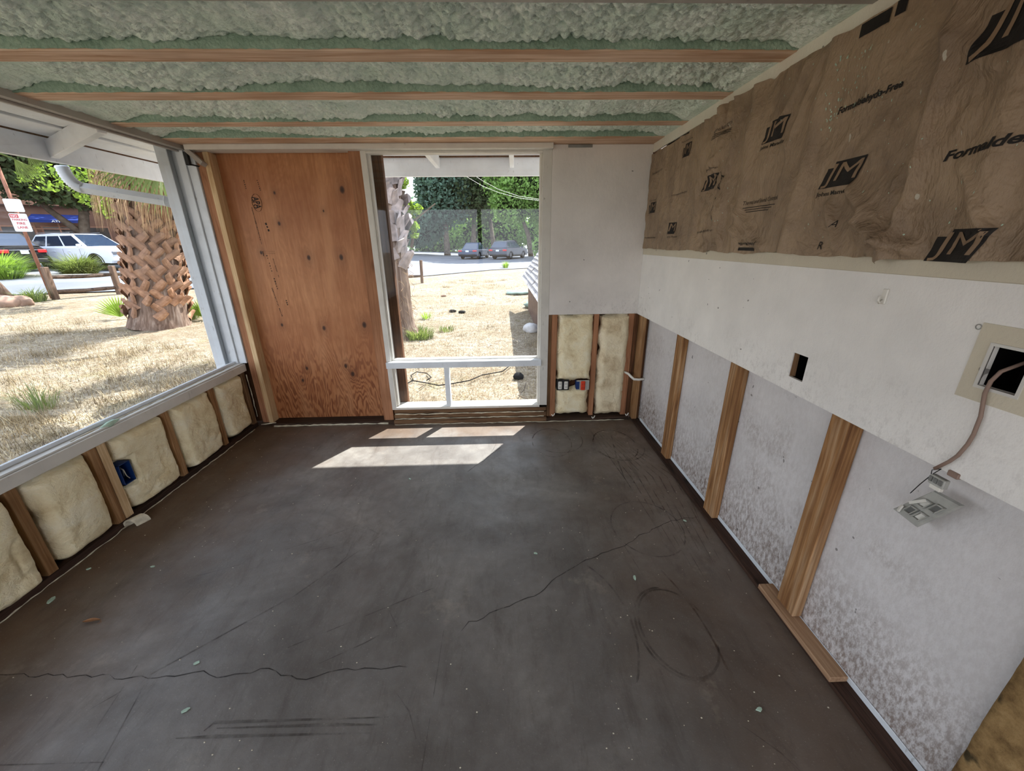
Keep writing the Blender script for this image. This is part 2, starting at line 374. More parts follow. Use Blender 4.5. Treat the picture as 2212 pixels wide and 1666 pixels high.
# glass: thin sheet, clear with a slight grey tint and fresnel reflection
def glass(name, tint, dirt=.04):
    m_ = bpy.data.materials.new(name); m_.use_nodes = True; t = m_.node_tree; t.nodes.clear()
    out = t.nodes.new('ShaderNodeOutputMaterial'); tr = t.nodes.new('ShaderNodeBsdfTransparent'); gl = t.nodes.new('ShaderNodeBsdfGlossy'); df = t.nodes.new('ShaderNodeBsdfDiffuse')
    fr = t.nodes.new('ShaderNodeFresnel'); fr.inputs[0].default_value = 1.45; mx = t.nodes.new('ShaderNodeMixShader'); m2 = t.nodes.new('ShaderNodeMixShader')
    tr.inputs[0].default_value = (*tint, 1); gl.inputs['Roughness'].default_value = 0.0; gl.inputs['Color'].default_value = (.95, .97, 1, 1); df.inputs[0].default_value = (.8, .8, .78, 1)
    tc = t.nodes.new('ShaderNodeTexCoord'); no = t.nodes.new('ShaderNodeTexNoise'); no.inputs['Scale'].default_value = 4; no.inputs['Detail'].default_value = 7; no.inputs['Roughness'].default_value = .7
    rp = t.nodes.new('ShaderNodeValToRGB'); rp.color_ramp.elements[0].position = .45; rp.color_ramp.elements[0].color = BW(.004); rp.color_ramp.elements[1].position = .75; rp.color_ramp.elements[1].color = BW(dirt)
    L = t.links.new; L(tc.outputs['Object'], no.inputs['Vector']); L(no.outputs[0], rp.inputs[0]); L(rp.outputs[0], m2.inputs[0])
    L(fr.outputs[0], mx.inputs[0]); L(tr.outputs[0], mx.inputs[1]); L(gl.outputs[0], mx.inputs[2]); L(mx.outputs[0], m2.inputs[1]); L(df.outputs[0], m2.inputs[2]); L(m2.outputs[0], out.inputs[0])
    return m_
M['glass'] = glass('window_glass', (.84, .87, .88)); 

M['metal'] = plain('grey_metal', srgb(150, 152, 150), .4, .5, .7); M['black'] = plain('black_plastic', srgb(28, 28, 30), .45, .4)
M['blue_box'] = plain('blue_plastic', srgb(20, 50, 104), .4, .4); M['red'] = plain('red_plastic', srgb(206, 62, 36), .4, .4)
M['white_pl'] = plain('white_plastic', srgb(224, 222, 214), .4, .4, 0, .04); M['grey_pl'] = plain('grey_plastic', srgb(166, 166, 160), .45, .4, 0, .1, 30)
M['dark'] = plain('painted_cavity_shade', srgb(14, 12, 11), .9, .05); M['cable'] = plain('brown_cable', srgb(138, 116, 104), .6, .3)  # near-black colour stands in for shade inside the enclosed wall cavity
M['bead'] = plain('cream_sealant', srgb(206, 198, 176), .6, .3, 0, .15, 30); M['chip'] = plain('foam_chip', srgb(176, 200, 182), .8, .1, 0, .12, 30)
M['leaf_dry'] = plain('dry_leaf', srgb(158, 116, 82), .7, .2, 0, .25, 20); M['chrome'] = plain('chrome', srgb(200, 200, 202), .2, .5, 1)

# ================================================================== ROOM SHELL
floor = tag(MB().box(XL-.15, XRB+.15, YN, D+.12, -.15, 0).build('floor', M['floor']), 'bare stained concrete slab with cracks and scuffs', kind='structure')
def strip(name, pts, wd, mat, parent=floor, z=.0012, jag=0, seed=0, closed=False):
    rr = random.Random(seed); P = [Vector((p[0], p[1], z)) for p in pts]
    if jag:
        Q = []
        for a, b in zip(P[:-1], P[1:]):
            n = max(1, int((b-a).length/.03)); t = (b-a).normalized(); s_ = Vector((-t.y, t.x, 0))
            for i in range(n): Q.append(a.lerp(b, i/n)+s_*rr.uniform(-jag, jag))
        P = Q+[P[-1]]
    v, f = [], []
    for i, p in enumerate(P):
        t = (P[min(i+1, len(P)-1)]-P[max(i-1, 0)]).normalized(); s_ = Vector((-t.y, t.x, 0)); ww = wd*(.5+.7*rr.random()) if jag else wd
        if i in (0, len(P)-1): ww *= .3
        v += [p-s_*ww/2, p+s_*ww/2]
        if i: f.append((2*i-2, 2*i, 2*i+1, 2*i-1))
    return MB().add(v, f).build(name, mat, parent, fix=False)
def arc(cx, cy, rx, ry, a0, a1, n=40): return [(cx+rx*math.cos(a0+(a1-a0)*i/n), cy+ry*math.sin(a0+(a1-a0)*i/n)) for i in range(n+1)]
strip('crack', [(-2.1, 1.09), (-1.967, 1.084), (-1.691, 1.071), (-1.378, 1.05), (-1.182, 1.069), (-1.113, 1.045), (-.933, 1.068), (-.804, 1.02), (-.658, 1.049), (-.392, 1.053)], .0035, M['crack'], jag=.008, seed=1)
strip('crack', [on(a, b_, 2, 0)[:2] for a, b_ in ((1000, 1365), (1014, 1346), (1072, 1321), (1166, 1281), (1213, 1242), (1253, 1214), (1289, 1202), (1347, 1178), (1383, 1158), (1452, 1126), (1506, 1117))], .0035, M['crack'], jag=.008, seed=2)
strip('crack', [(-.262, 2.422), (-.12, 2.62), (-.02, 2.78)], .004, M['crack'], jag=.006, seed=5)
strip('scuff_mark', [(-1.491, .952), (-1.374, 1.067), (-.992, 1.41), (-.6, 1.93)], .008, M['scuff'])
for i, q in enumerate(([(-1.118, .847), (-.997, .848), (-.469, .839)], [(-1.039, .865), (-1.02, .89), (-.419, .884)], [(-1.0, .872), (-.6, .868), (-.45, .862)], [(-2.0, .80), (-1.3, .79)], [(-2.0, .77), (-1.55, .765)], [(-1.46, 1.1), (-1.36, .62)], [(-1.38, 1.06), (-1.28, .7)], [(-.9, 1.15), (-.35, 1.42)])):
    strip('scuff_mark', q, .012 if i < 5 else .014, M['scuff'])
for i, (cx, cy, rx, ry, a0, a1, mt) in enumerate([(.72, 1.17, .15, .2, .4, 5.9, 'scuff'), (.715, 1.17, .16, .21, 1.5, 5, 'scuff'), (.82, 1.8, .2, .23, 0, 6.28, 'scuff'), (.91, 2.78, .17, .25, 0, 6.0, 'rust'), (.93, 2.76, .2, .24, 2.6, 6.2, 'scuff'), (.4, 2.84, .16, .24, 0, 6.28, 'rust'), (.46, 2.88, .2, .22, 4, 7.2, 'scuff'), (.2, 1.2, .34, .42, -.6, .9, 'scuff'), (.25, 1.1, .6, .8, -.2, .5, 'rust')]):
    strip('scuff_mark', arc(cx, cy, rx, ry, a0, a1), .009, M[mt])
for i in range(9):
    x0 = .78+i*.03; strip('scuff_mark', [(x0-.02, 3.05-.03*i), (x0+.06+.02*i, 2.3), (x0+.1, 1.7-.1*(i % 4))], .008, M['rust' if i % 2 else 'scuff'])
strip('scuff_mark', [(.93, 2.98), (.86, 2.55), (.84, 2.28)], .014, M['scuff'])
for i in range(14):
    r_ = random.Random(i+40); x, y, a = r_.uniform(-1.9, 1), r_.uniform(.5, 2.9), r_.uniform(0, 3.1); l_ = r_.uniform(.1, .45)
    strip('scuff_mark', [(x, y), (x+l_*.5*math.cos(a)+.02, y+l_*.5*math.sin(a)), (x+l_*math.cos(a), y+l_*math.sin(a))], .005, M['scuff'])
strip('scuff_mark', [(-.28, .45), (-.27, 1.2)], .01, M['scuff'])

# ---- back wall
wb = tag(empty('wall_back', (0, D, 0)), 'opened-up end wall with plywood, tall window and drywall', kind='structure'); wb['at'] = (0, D, 0)
def wpart(p, name, mat, *bx, bevel=.002, label=None):
    q = MB()
    for b in bx: q.box(*b)
    c = [(b[0]+b[1])/2 for b in bx][0], [(b[2]+b[3])/2 for b in bx][0], bx[0][4]
    o = q.build(name, mat, None, bevel=bevel, loc=c); at = Vector(p.get('at', (0, 0, 0))); o.parent = p; o.location = Vector(c)-at
    if label: o['label'] = label
    return o
wpart(wb, 'header_board', M['white'], (-2.2, .405, 3.20, 3.33, 2.19, 2.224), label='white painted board across the top')
wpart(wb, 'top_plate', M['beam'], (-2.3, 1.2, 3.156, D+.1, 2.2255, 2.27), label='brown plate over the end wall')
wpart(wb, 'upper_drywall', M['dry_back'], (.405, 1.155, D-.012, D, .977, 2.224), label='painted drywall left on the upper half')
wpart(wb, 'sole_plate', M['plate_x'], (-2.1, -1.0, D-.02, D+.11, .001, .03), (-1.0, 1.16, D-.045, D+.09, .001, .035), label='dark rotten bottom plate')
wpart(wb, 'stud', M['stud_light'], (-2.133, -2.092, D, D+.09, 0.03, 2.19), label='pale stud beside the plywood')
wpart(wb, 'stud', M['stud_red'], (-2.193, -2.135, D+.012, D+.09, 0.03, 2.19), label='reddish stud against the left window')
wpart(wb, 'stud', M['stud_red'], (-1.09, -1.002, D, D+.035, 0.03, 2.19), label='flat stud between plywood and tall window')
for i, (a, b, mt) in enumerate([(.405, .432, 'stud_grey'), (.434, .482, 'stud_red'), (.797, .838, 'stud_red'), (1.094, 1.142, 'stud_red'), (1.144, 1.178, 'dark_wood')]):
    wpart(wb, 'stud', M[mt], (a, b, D, D+.09, .035, .977))
wpart(wb, 'stud', M['stud'], (1.182, 1.226, D-.07, D+.02, .02, 1.0), label='pale corner stud')
wpart(wb, 'stud', M['dark_wood'], (1.228, 1.25, D-.05, D+.05, .02, 1.0))
wpart(wb, 'sheathing', M['dark_wood'], (.405, 1.25, D+.095, D+.12, -.1, 2.3), (-2.33, -1.0, D+.115, D+.14, -.1, 2.3), label='outer boarding behind the studs')
for i, (z0, z1, y) in enumerate([(.092, .135, 3.272), (.047, .088, 3.262), (.001, .044, 3.228)]):
    wpart(wb, 'sill_board', M['old_x'], (-.99, .402, y, 3.40, z0, z1), bevel=.004)
wpart(wb, 'grille', M['metal'], (.52, .70, D-.016, D-.012, 2.203, 2.223), label='small metal strip at the drywall top')
wpart(wb, 'bounce_siding', M['white_out'], (.405, 1.4, D+.125, D+.15, -.12, 2.27), (-2.42, -1.0, D+.142, D+.16, -.12, 2.27), (-1.0, .405, D+.125, D+.15, -.12, .12), label='unseen white cladding added to bounce light onto the eaves')  # out of view, added so sunlit white bounces onto fascia and soffit
# sealant lines
def bead(pts, r=.004, seed=0, parent=None, nm='sealant_line'):
    rr = random.Random(seed); P = []
    for a, b in zip(pts[:-1], pts[1:]):
        a, b = Vector(a), Vector(b); n = max(2, int((b-a).length/.035))
        for i in range(n): P.append(a.lerp(b, i/n)+Vector((rr.uniform(-1, 1), rr.uniform(-1, 1), rr.uniform(-.6, 1)))*.0035)
    P.append(Vector(pts[-1])); rs = [r*rr.uniform(.5, 1.5) for _ in P]
    o = MB().tube(P, rs, 5).build(nm, M['bead'], None, smooth=True); o.parent = parent
    if parent: o.location = -Vector(parent.get('at', (0, 0, 0)))
    return o
bead([(-.98, 3.225, .004), (.3, 3.225, .004), (1.12, 3.225, .005)], .0035, 3, wb)
bead([(-.98, 3.257, .046), (.38, 3.257, .046)], .005, 4, wb); bead([(-.98, 3.262, .09), (.38, 3.262, .09)], .005, 5, wb)
bead([(-2.08, 3.25, .006), (-1.05, 3.26, .005)], .009, 6, wb)

ply = tag(MB().box(-2.12, -1.03, 3.365, 3.383, .035, 2.205).build('plywood_panel', M['ply'], bevel=.001), 'tall reddish fir plywood sheet with dark knots between studs', 'plywood')
# stamp on the plywood: flat ink
def text_mesh(txt, size=1.0, bold=0.0, shear=0.0):
    cu = bpy.data.curves.new('t', 'FONT'); cu.body = txt; cu.size = size; cu.offset = bold; cu.shear = shear; cu.align_x = 'CENTER'; cu.align_y = 'CENTER'; cu.resolution_u = 3
    o = bpy.data.objects.new('t', cu); C.objects.link(o); dg = bpy.context.evaluated_depsgraph_get(); dg.update()
    me = bpy.data.meshes.new_from_object(o.evaluated_get(dg)); bpy.data.objects.remove(o); bpy.data.curves.remove(cu); return me
def lettering(name, txt, mat, fmap, w_=None, h_=None, bold=0, shear=0, parent=None, cut=0):
    me = text_mesh(txt, 1.0, bold, shear); co = np.array([v.co[:2] for v in me.vertices]); lo, hi = co.min(0), co.max(0); c = (lo+hi)/2; e = hi-lo
    sx_ = (w_/e[0]) if w_ else (h_/e[1]); sy_ = (h_/e[1]) if h_ else sx_
    b = bmesh.new(); b.from_mesh(me)
    for v in b.verts: v.co = Vector(((v.co.x-c[0])*sx_, (v.co.y-c[1])*sy_, 0))
    if cut:
        for ax in (0, 1):
            L = (w_ or sx_*e[0])/2 if ax == 0 else (h_ or sy_*e[1])/2
            n = int(2*L/cut)
            for i in range(1, n+1):
                p = [0, 0, 0]; p[ax] = -L+2*L*i/(n+1); q = [0, 0, 0]; q[ax] = 1
                bmesh.ops.bisect_plane(b, geom=b.verts[:]+b.edges[:]+b.faces[:], plane_co=p, plane_no=q)
    for v in b.verts: v.co = Vector(fmap(v.co.x, v.co.y))
    b.to_mesh(me); b.free(); me.materials.clear(); me.materials.append(mat); me.name = name
    o = bpy.data.objects.new(name, me); C.objects.link(o); o.parent = parent; return o
PY = 3.3635
lettering('stamp', 'APA', M['ink'], lambda u, v: (-1.868+v*math.cos(.2)+u*.12, PY, 1.862-u), w_=.085, h_=.05, bold=.02, parent=ply)
q = MB(); el = [(-1.868+.036*math.cos(t), 1.862+.062*math.sin(t)) for t in np.linspace(0, 2*math.pi, 33)]
for a, b in zip(el[:-1], el[1:]): q.bar((a[0], PY, a[1]), (b[0], PY, b[1]), .0005, .004, (0, 1, 0))
rr = random.Random(2)
def dashes(x0, z0, x1, z1, n, wd):
    for i in range(n):
        t = (i+.1)/n; t2 = (i+rr.uniform(.45, .85))/n
        if rr.random() < .12: continue
        q.bar((x0+(x1-x0)*t, PY, z0+(z1-z0)*t), (x0+(x1-x0)*t2, PY, z0+(z1-z0)*t2), wd*rr.uniform(.6, 1.1), .0006, (0, 1, 0))
dashes(-1.915, 1.83, -1.90, 1.55, 34, .007); dashes(-1.88, 1.48, -1.85, 1.2, 14, .007); dashes(-1.835, 1.45, -1.82, 1.3, 14, .006); dashes(-1.895, 1.22, -1.86, .98, 20, .008); dashes(-1.80, 1.12, -1.795, 1.07, 3, .009)
dashes(-1.93, 2.02, -1.925, 1.94, 6, .006); dashes(-1.83, 2.02, -1.82, 1.94, 6, .006); dashes(-1.90, 1.90, -1.89, 1.82, 6, .01); dashes(-1.835, 1.72, -1.82, 1.65, 3, .013)
for z in (1.508, 1.492): q.bar((-1.905, PY, z), (-1.865, PY, z), .0006, .004, (0, 1, 0)); q.bar((-1.86, PY, z-.002), (-1.81, PY, z-.002), .0006, .004, (0, 1, 0))
q.bar((-1.905, PY, 1.508), (-1.905, PY, 1.47), .004, .0006, (0, 1, 0))
o = q.build('stamp', M['ink'], ply, fix=False); o['kind'] = 'stuff'

# ---- tall window in the back wall
w2 = tag(empty('window_2', (0, D, 0)), 'tall fixed window with two small panes below the rail', kind='structure'); w2['at'] = (0, D, 0)
wpart(w2, 'frame', M['white'], (-1.002, -.962, 3.268, 3.345, .135, 2.19)); wpart(w2, 'frame', M['white_worn'], (.335, .405, 3.262, 3.345, .135, 2.19))
wpart(w2, 'stop', M['white'], (-.962, -.945, 3.295, 3.345, .163, 2.19)); wpart(w2, 'stop', M['white'], (.318, .335, 3.295, 3.345, .163, 2.19))
wpart(w2, 'head', M['white'], (-.962, .335, 3.268, 3.345, 2.175, 2.19))
wpart(w2, 'rail', M['white_cool'], (-1.0, .345, 3.238, 3.345, .535, .59)); wpart(w2, 'stop', M['white'], (-.945, .318, 3.30, 3.345, .59, .602))
wpart(w2, 'muntin', M['white_cool'], (-.51, -.468, 3.275, 3.345, .155, .535)); wpart(w2, 'sill', M['white'], (-1.0, .405, 3.262, 3.40, .135, .157))
for nm, a, b, z0, z1 in (('pane', -.955, .33, .59, 2.18), ('pane', -.955, -.5, .155, .54), ('pane', -.48, .33, .155, .54)):
    o = MB().add([(a, 3.325-D, z0), (b, 3.325-D, z0), (b, 3.325-D, z1), (a, 3.325-D, z1)], [(0, 1, 2, 3)]).build(nm, M['glass'], w2, fix=False)
tag(MB().box(-1.0, -.885, 3.40, 3.46, -.1, 2.28).build('wood_post', M['dark_wood'], bevel=.004), 'brown outside post seen through left edge of tall window', 'post')

# ---- left wall
wl = tag(empty('wall_left', (XL, 0, 0)), 'low framed wall under the long left window', kind='structure'); wl['at'] = (XL, 0, 0)
wpart(wl, 'sole_plate', M['plate_y'], (XL-.10, XL+.005, YN, D, .001, .04), label='dark bottom plate')
for y0, y1, mt in [(-2.2, -2.15, 'stud'), (-1.4, -1.35, 'stud'), (-.6, -.555, 'stud'), (.2, .245, 'stud'), (.64, .685, 'stud'), (1.09, 1.135, 'stud'), (1.53, 1.577, 'stud'), (1.903, 1.950, 'stud'), (1.954, 2.003, 'stud_light'), (2.398, 2.442, 'stud'), (2.84, 2.882, 'stud'), (3.225, 3.27, 'stud_grey')]:
    wpart(wl, 'stud', M[mt], (XL-.09, XL, y0, y1, .04, .53))
wpart(wl, 'sheathing', M['dark_wood'], (XL-.125, XL-.098, YN, D+.1, -.14, .54), label='outer boarding')
wpart(wl, 'bounce_siding', M['white_out'], (XL-.15, XL-.127, YN, D+.1, -.12, .54), label='unseen white cladding added to bounce light onto the eaves')  # same added bounce surface, along the left wall
bead([(XL+.012, 3.2, .004), (XL+.008, 1.4, .004), (XL+.012, 0, .004)], .003, 8, wl)
bead([(XL+.02, 3.262, .5), (XL+.022, 3.262, .1)], .003, 18, wl); bead([(-2.07, 3.268, .03), (-2.2, 3.265, .02)], .008, 19, wl)
w1 = tag(empty('window_1', (XL, 0, .53)), 'long fixed window above the low left wall', kind='structure'); w1['at'] = (XL, 0, .53)
wpart(w1, 'apron', M['white'], (XL-.002, XL+.018, YN, 3.285, .53, .592)); 
wpart(w1, 'sill', M['white_worn'], (XL-.06, XL+.005, YN, 3.28, .592, .602), (XL-.12, XL-.05, YN, 3.28, .56, .596))
wpart(w1, 'stop', M['white_cool'], (XL-.065, XL-.045, YN, 3.28, .602, .622))
wpart(w1, 'head', M['grey_paint'], (XL-.10, XL+.0, YN, 3.28, 2.20, 2.262), (XL-.065, XL-.045, YN, 3.28, 2.188, 2.20))
wpart(w1, 'jamb', M['white_cool'], (XL-.105, XL-.024, 3.262, 3.33, .60, 2.2), (XL-.022, XL+.04, 3.275, 3.33, .60, 2.2))
o = MB().add([(-.075, YN, .06), (-.075, 3.27, .06), (-.075, 3.27, 1.675), (-.075, YN, 1.675)], [(0, 1, 2, 3)]).build('pane', M['glass'], w1, fix=False)
wpart(w1, 'mullion', M['white'], (XL-.10, XL, -.9, -.83, .60, 2.2))
bead([(XL-.03, 3.1, .603), (XL-.02, 1.9, .603), (XL-.01, 1.86, .603)], .003, 22, w1)
tag(MB().box(XL-.19, XL-.105, 3.225, 3.38, -.12, 2.3).build('corner_post', M['white_cool'], bevel=.003), 'cool white outside post at the end of the left window', 'post')
lump = tag(MB().tube([(XL-.01, 2.02, .60), (XL-.005, 2.06, .603), (XL-.01, 2.10, .603), (XL-.015, 2.14, .60)], [.006, .017, .016, .005], 7).build('foam_blob', M['chip'], smooth=True), 'greenish foam blob stuck on the left window sill', 'debris')

# corner clip board
tag(MB().bar((-2.2, 3.235, 2.19), (-2.105, 3.225, 2.10), .03, .055, (0, -1, .2)).build('scrap_board', M['grey_paint'], bevel=.002), 'short grey board nailed diagonally in the top left corner', 'board')
tag(MB().box(-2.24, -2.215, 3.235, 3.26, 2.10, 2.185).add([(-2.235, 3.23, 2.105), (-2.15, 3.23, 2.085), (-2.15, 3.25, 2.095), (-2.235, 3.25, 2.115)], [(0, 1, 2, 3)]).build('rubber_strip', M['black']), 'black rubber scrap behind the diagonal corner board', 'scrap')

# ---- right wall
wr = tag(empty('wall_right', (XR, 0, 0)), 'cut-back white drywall wall with studs exposed below', kind='structure'); wr['at'] = (XR, 0, 0)
def holed(x0, x1, ys, zs, holes):
    q = MB()
    for i in range(len(ys)-1):
        for j in range(len(zs)-1):
            cy, cz = (ys[i]+ys[i+1])/2, (zs[j]+zs[j+1])/2
            if any(h[0] < cy < h[1] and h[2] < cz < h[3] for h in holes): continue
            q.box(x0, x1, ys[i], ys[i+1], zs[j], zs[j+1])
    b = q; return b
H1, H2 = (1.372, 1.448, 1.035, 1.133), (.775, .848, 1.216, 1.312)
ys = [YN, H2[0], H2[1], H1[0], H1[1], D]; zs = [.977, H1[2], H1[3], H2[2], H2[3], 1.452]
q = holed(XR, XR+.012, ys, zs, [H1, H2]); me_o = q.build('drywall_sheet', M['dry'], None)
b = bmesh.new(); b.from_mesh(me_o.data); bmesh.ops.remove_doubles(b, verts=b.verts, dist=1e-5); bmesh.ops.dissolve_limit(b, angle_limit=.01, verts=b.verts, edges=b.edges); b.to_mesh(me_o.data); b.free()
me_o.parent = wr; me_o.location = (-XR, 0, 0)
wpart(wr, 'bare_strip', M['dry_raw'], (XR-.001, XR+.012, YN, D-.012, 1.452, 1.502), label='unpainted beige drywall strip under the paper')
wpart(wr, 'top_band', M['band'], (XR-.002, XR+.012, YN, D-.012, 2.17, 2.30), label='cream band above the paper, tinted by foam overspray')
wpart(wr, 'low_drywall', M['dry_low'], (XRB, XRB+.012, YN, D, .0, 1.1), label='stained back side of the next room drywall')
wpart(wr, 'back_board', M['dark'], (XRB, XRB+.02, YN, D, 1.1, 2.3), label='back of the wall cavity, coloured black for the shade inside')
wpart(wr, 'sole_plate', M['plate_y'], (1.186, XRB, YN, D, .001, .02), label='dark rotten bottom plate')
wpart(wr, 'paint_edge', M['white_cool'], (XRB-.006, XRB-.001, YN, D-.1, .02, .045), label='white paint line at the foot of the wall')
for y0, y1 in [(2.495, 2.59), (1.828, 1.93), (1.17, 1.268), (.2, .3), (-.5, -.4), (-1.3, -1.2)]:
    wpart(wr, 'stud', M['stud_right'], (1.21, XRB-.001, y0, y1, .021 if abs(y0-1.17) > .1 else .045, 2.2), bevel=.004)
wpart(wr, 'floor_block', M['block'], (1.178, 1.247, .925, 1.345, .0205, .045), bevel=.003, label='pale offcut of lumber lying on the bottom plate')
wpart(wr, 'patch', M['dry_raw'], (XR-.0025, XR, .725, .886, 1.312, 1.360), (XR-.0025, XR, .848, .886, 1.176, 1.312), (XR-.0025, XR, .725, .775, 1.176, 1.312), (XR-.0025, XR, .775, .848, 1.176, 1.216), bevel=0, label='unpainted beige patch around the cable hole')
q = MB(); h = H2
for b_ in ((h[0]-.007, h[0]-.0, h[2]-.007, h[3]+.007), (h[1], h[1]+.007, h[2]-.007, h[3]+.007), (h[0], h[1], h[2]-.007, h[2]), (h[0], h[1], h[3], h[3]+.007)): q.box(XR-.005, XR-.0005, b_[0], b_[1], b_[2], b_[3])
o = q.build('mounting_ring', M['white_worn'], None); o.parent = wr; o.location = (-XR, 0, 0); o['label'] = 'chipped white ring lining the cable hole'
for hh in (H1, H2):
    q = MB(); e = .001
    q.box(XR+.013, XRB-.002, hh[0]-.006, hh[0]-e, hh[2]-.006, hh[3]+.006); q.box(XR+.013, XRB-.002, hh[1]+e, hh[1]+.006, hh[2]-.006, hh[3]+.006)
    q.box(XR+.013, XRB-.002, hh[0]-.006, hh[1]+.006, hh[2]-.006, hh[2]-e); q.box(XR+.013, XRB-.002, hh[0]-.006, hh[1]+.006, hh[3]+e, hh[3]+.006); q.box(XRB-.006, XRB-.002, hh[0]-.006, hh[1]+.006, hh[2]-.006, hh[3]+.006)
    o = q.build('box_cavity', M['dark'], None); o.parent = wr; o.location = (-XR, 0, 0)  # black sides paint the enclosed shade behind both holes
q = MB(); q.add([(XR+.004, 1.447, 1.03), (XR+.026, 1.444, 1.03), (XR+.024, 1.446, 1.135), (XR+.004, 1.447, 1.135)], [(0, 1, 2, 3)])
o = q.build('torn_edge', M['stud_grey'], None, fix=False); o.parent = wr; o.location = (-XR, 0, 0)
# far part of the right wall near the camera: fibre board edge
k = N('moldy_fibre', .9, .1); n1 = k.noise(14, None, 6, .7); col = k.ramp(n1, [(.3, srgb(96, 74, 46)), (.55, srgb(150, 122, 82)), (.75, srgb(172, 146, 104))])
k.color(k.mix(k.ramp(k.noise(9, k.coord(loc=(3, 1, 1)), 4), [(.62, BW(0)), (.7, BW(.85))]), col, srgb(40, 40, 30))); k.bump(n1, .8, .01); M['fibre'] = k.m
yy = np.linspace(.30, .612, 30)[:, None]*np.ones((1, 50)); zz = np.linspace(.03, .93, 50)[None, :]*np.ones((30, 1)); xx = XRB-.035-.008*fbm(yy*12, zz*12, 3)+.03*np.clip((yy-.595)/.02, 0, 1)**2
tag(grid('insulation_batt', np.stack([xx, yy, zz], -1), M['fibre']), 'moldy brown fibre batt at the near end of the right wall', 'insulation')

# ---- ceiling: beams, spray foam, deck
ce = tag(empty('ceiling', (0, 0, ZC)), 'open beam ceiling filled with green spray foam', kind='structure'); ce['at'] = (0, 0, ZC)
wpart(ce, 'deck', M['dark_wood'], (XL-.1, XRB+.1, YN, D+.1, 2.42, 2.46), label='roof deck above the foam')
beams = [(3.064, 3.155), (2.706, 2.790), (2.229, 2.327), (1.795, 1.894)]
for y0, y1 in beams: wpart(ce, 'beam', M['beam'], (XL-.02, XR+.0, y0, y1, ZC, ZC+.14), bevel=.004)
wpart(ce, 'beam', M['grey_paint'], (XL-.02, XR, 1.385, 1.480, ZC-.002, ZC+.14), label='beam painted grey white')
for i in range(8): wpart(ce, 'beam', M['beam'], (XL-.02, XR, .9-i*.45, .99-i*.45, ZC, ZC+.14))
wpart(ce, 'near_panel', M['grey_paint'], (XL, XR, YN, 1.385, ZC+.02, ZC+.035), label='painted panel over the near half')
def foam_bay(ya, yb, seed, res=.0065, far_wall=False):
    # between near beam (its far face at ya) and far beam (its near face at yb)
    xs = np.arange(XL-.01, XR+.003, res); n = 44
    # section runs up over the bay then down the near face of the far beam
    t = np.linspace(0, 1, n)[None, :]*np.ones((len(xs), 1)); X = xs[:, None]*np.ones((1, n)); Lb = yb-ya
    rec = .036+.022*fbm(X*2.3, t*0+seed, seed)+.012*fbm(X*9, t*0+2, seed+3)   # recess height over beam bottom, along the bay
    Y = ya+.001+(Lb-.002)*t
    base = ZC+np.clip(rec, .012, .09)
    base = base-.03*np.exp(-((t)/.10)**2)*.8                                   # foam creeping down the near beam
    end = np.exp(-((X-XR)/.07)**2)*.045+np.exp(-((X-XL)/.12)**2)*.03
    base = base-end
    bb = bubbles(X/.026+2*fbm(X*3, Y*3, seed)*.3, Y/.022, seed)*.036+bubbles(X/.013, Y/.012, seed+7)*.010
    amt = np.clip(.62+.9*fbm(X*1.4, Y*3+seed, seed+11, 2), .15, 1.1)
    Z = base+.012-bb*amt+.012*fbm(X*6, Y*6, seed+20)
    edge_ = np.clip((1-t)/.03, 0, 1)
    Z = np.maximum(Z*edge_+(base+.03)*(1-edge_), ZC+.004)
    o = grid('spray_foam', np.stack([X, Y, Z-ZC], -1), M['foam'], ce); o['label'] = 'lumpy pale green spray foam between two beams'
    # trimmed foam face on the near side of the far beam
    m_ = 10; T = np.linspace(0, 1, m_)[None, :]*np.ones((len(xs), 1)); X2 = xs[:, None]*np.ones((1, m_))
    Yc = yb-.004-.006*np.abs(fbm(X2*8, T*3, seed+31))-.006*T; Zc = ZC+.003+.004*fbm(X2*30, T*0, seed+40)+T*.085
    o2 = grid('foam_edge', np.stack([X2, Yc, Zc-ZC], -1), M['foam_cut'], ce); o2['label'] = 'darker trimmed foam on the side of a beam'
foam_bay(2.790, 3.064, 1); foam_bay(2.327, 2.706, 2); foam_bay(1.894, 2.229, 3); foam_bay(1.480, 1.795, 4)
xs = np.arange(XL, XR, .02); X = xs[:, None]*np.ones((1, 8)); Y = np.linspace(3.155, 3.21, 8)[None, :]*np.ones((len(xs), 1))
grid('spray_foam', np.stack([X, Y, .02+.01*fbm(X*8, Y*8, 5)], -1), M['foam'], ce)

# ---- rear of the room behind the camera: unseen wall, opened wide to brighten the interior
wn_ = tag(empty('wall_rear', (0, YN, 0)), 'unseen rear wall opened wide to let in more daylight', kind='structure'); wn_['at'] = (0, YN, 0)
wpart(wn_, 'panel', M['dry'], (XL-.1, XL+.05, YN-.1, YN, 0, 2.5), (-.45, -.37, YN-.1, YN, 0, 2.5), (XL-.1, XRB+.1, YN-.1, YN, 2.22, 2.5), (1.15, XRB+.1, YN-.1, YN, 0, 2.2), bevel=0)

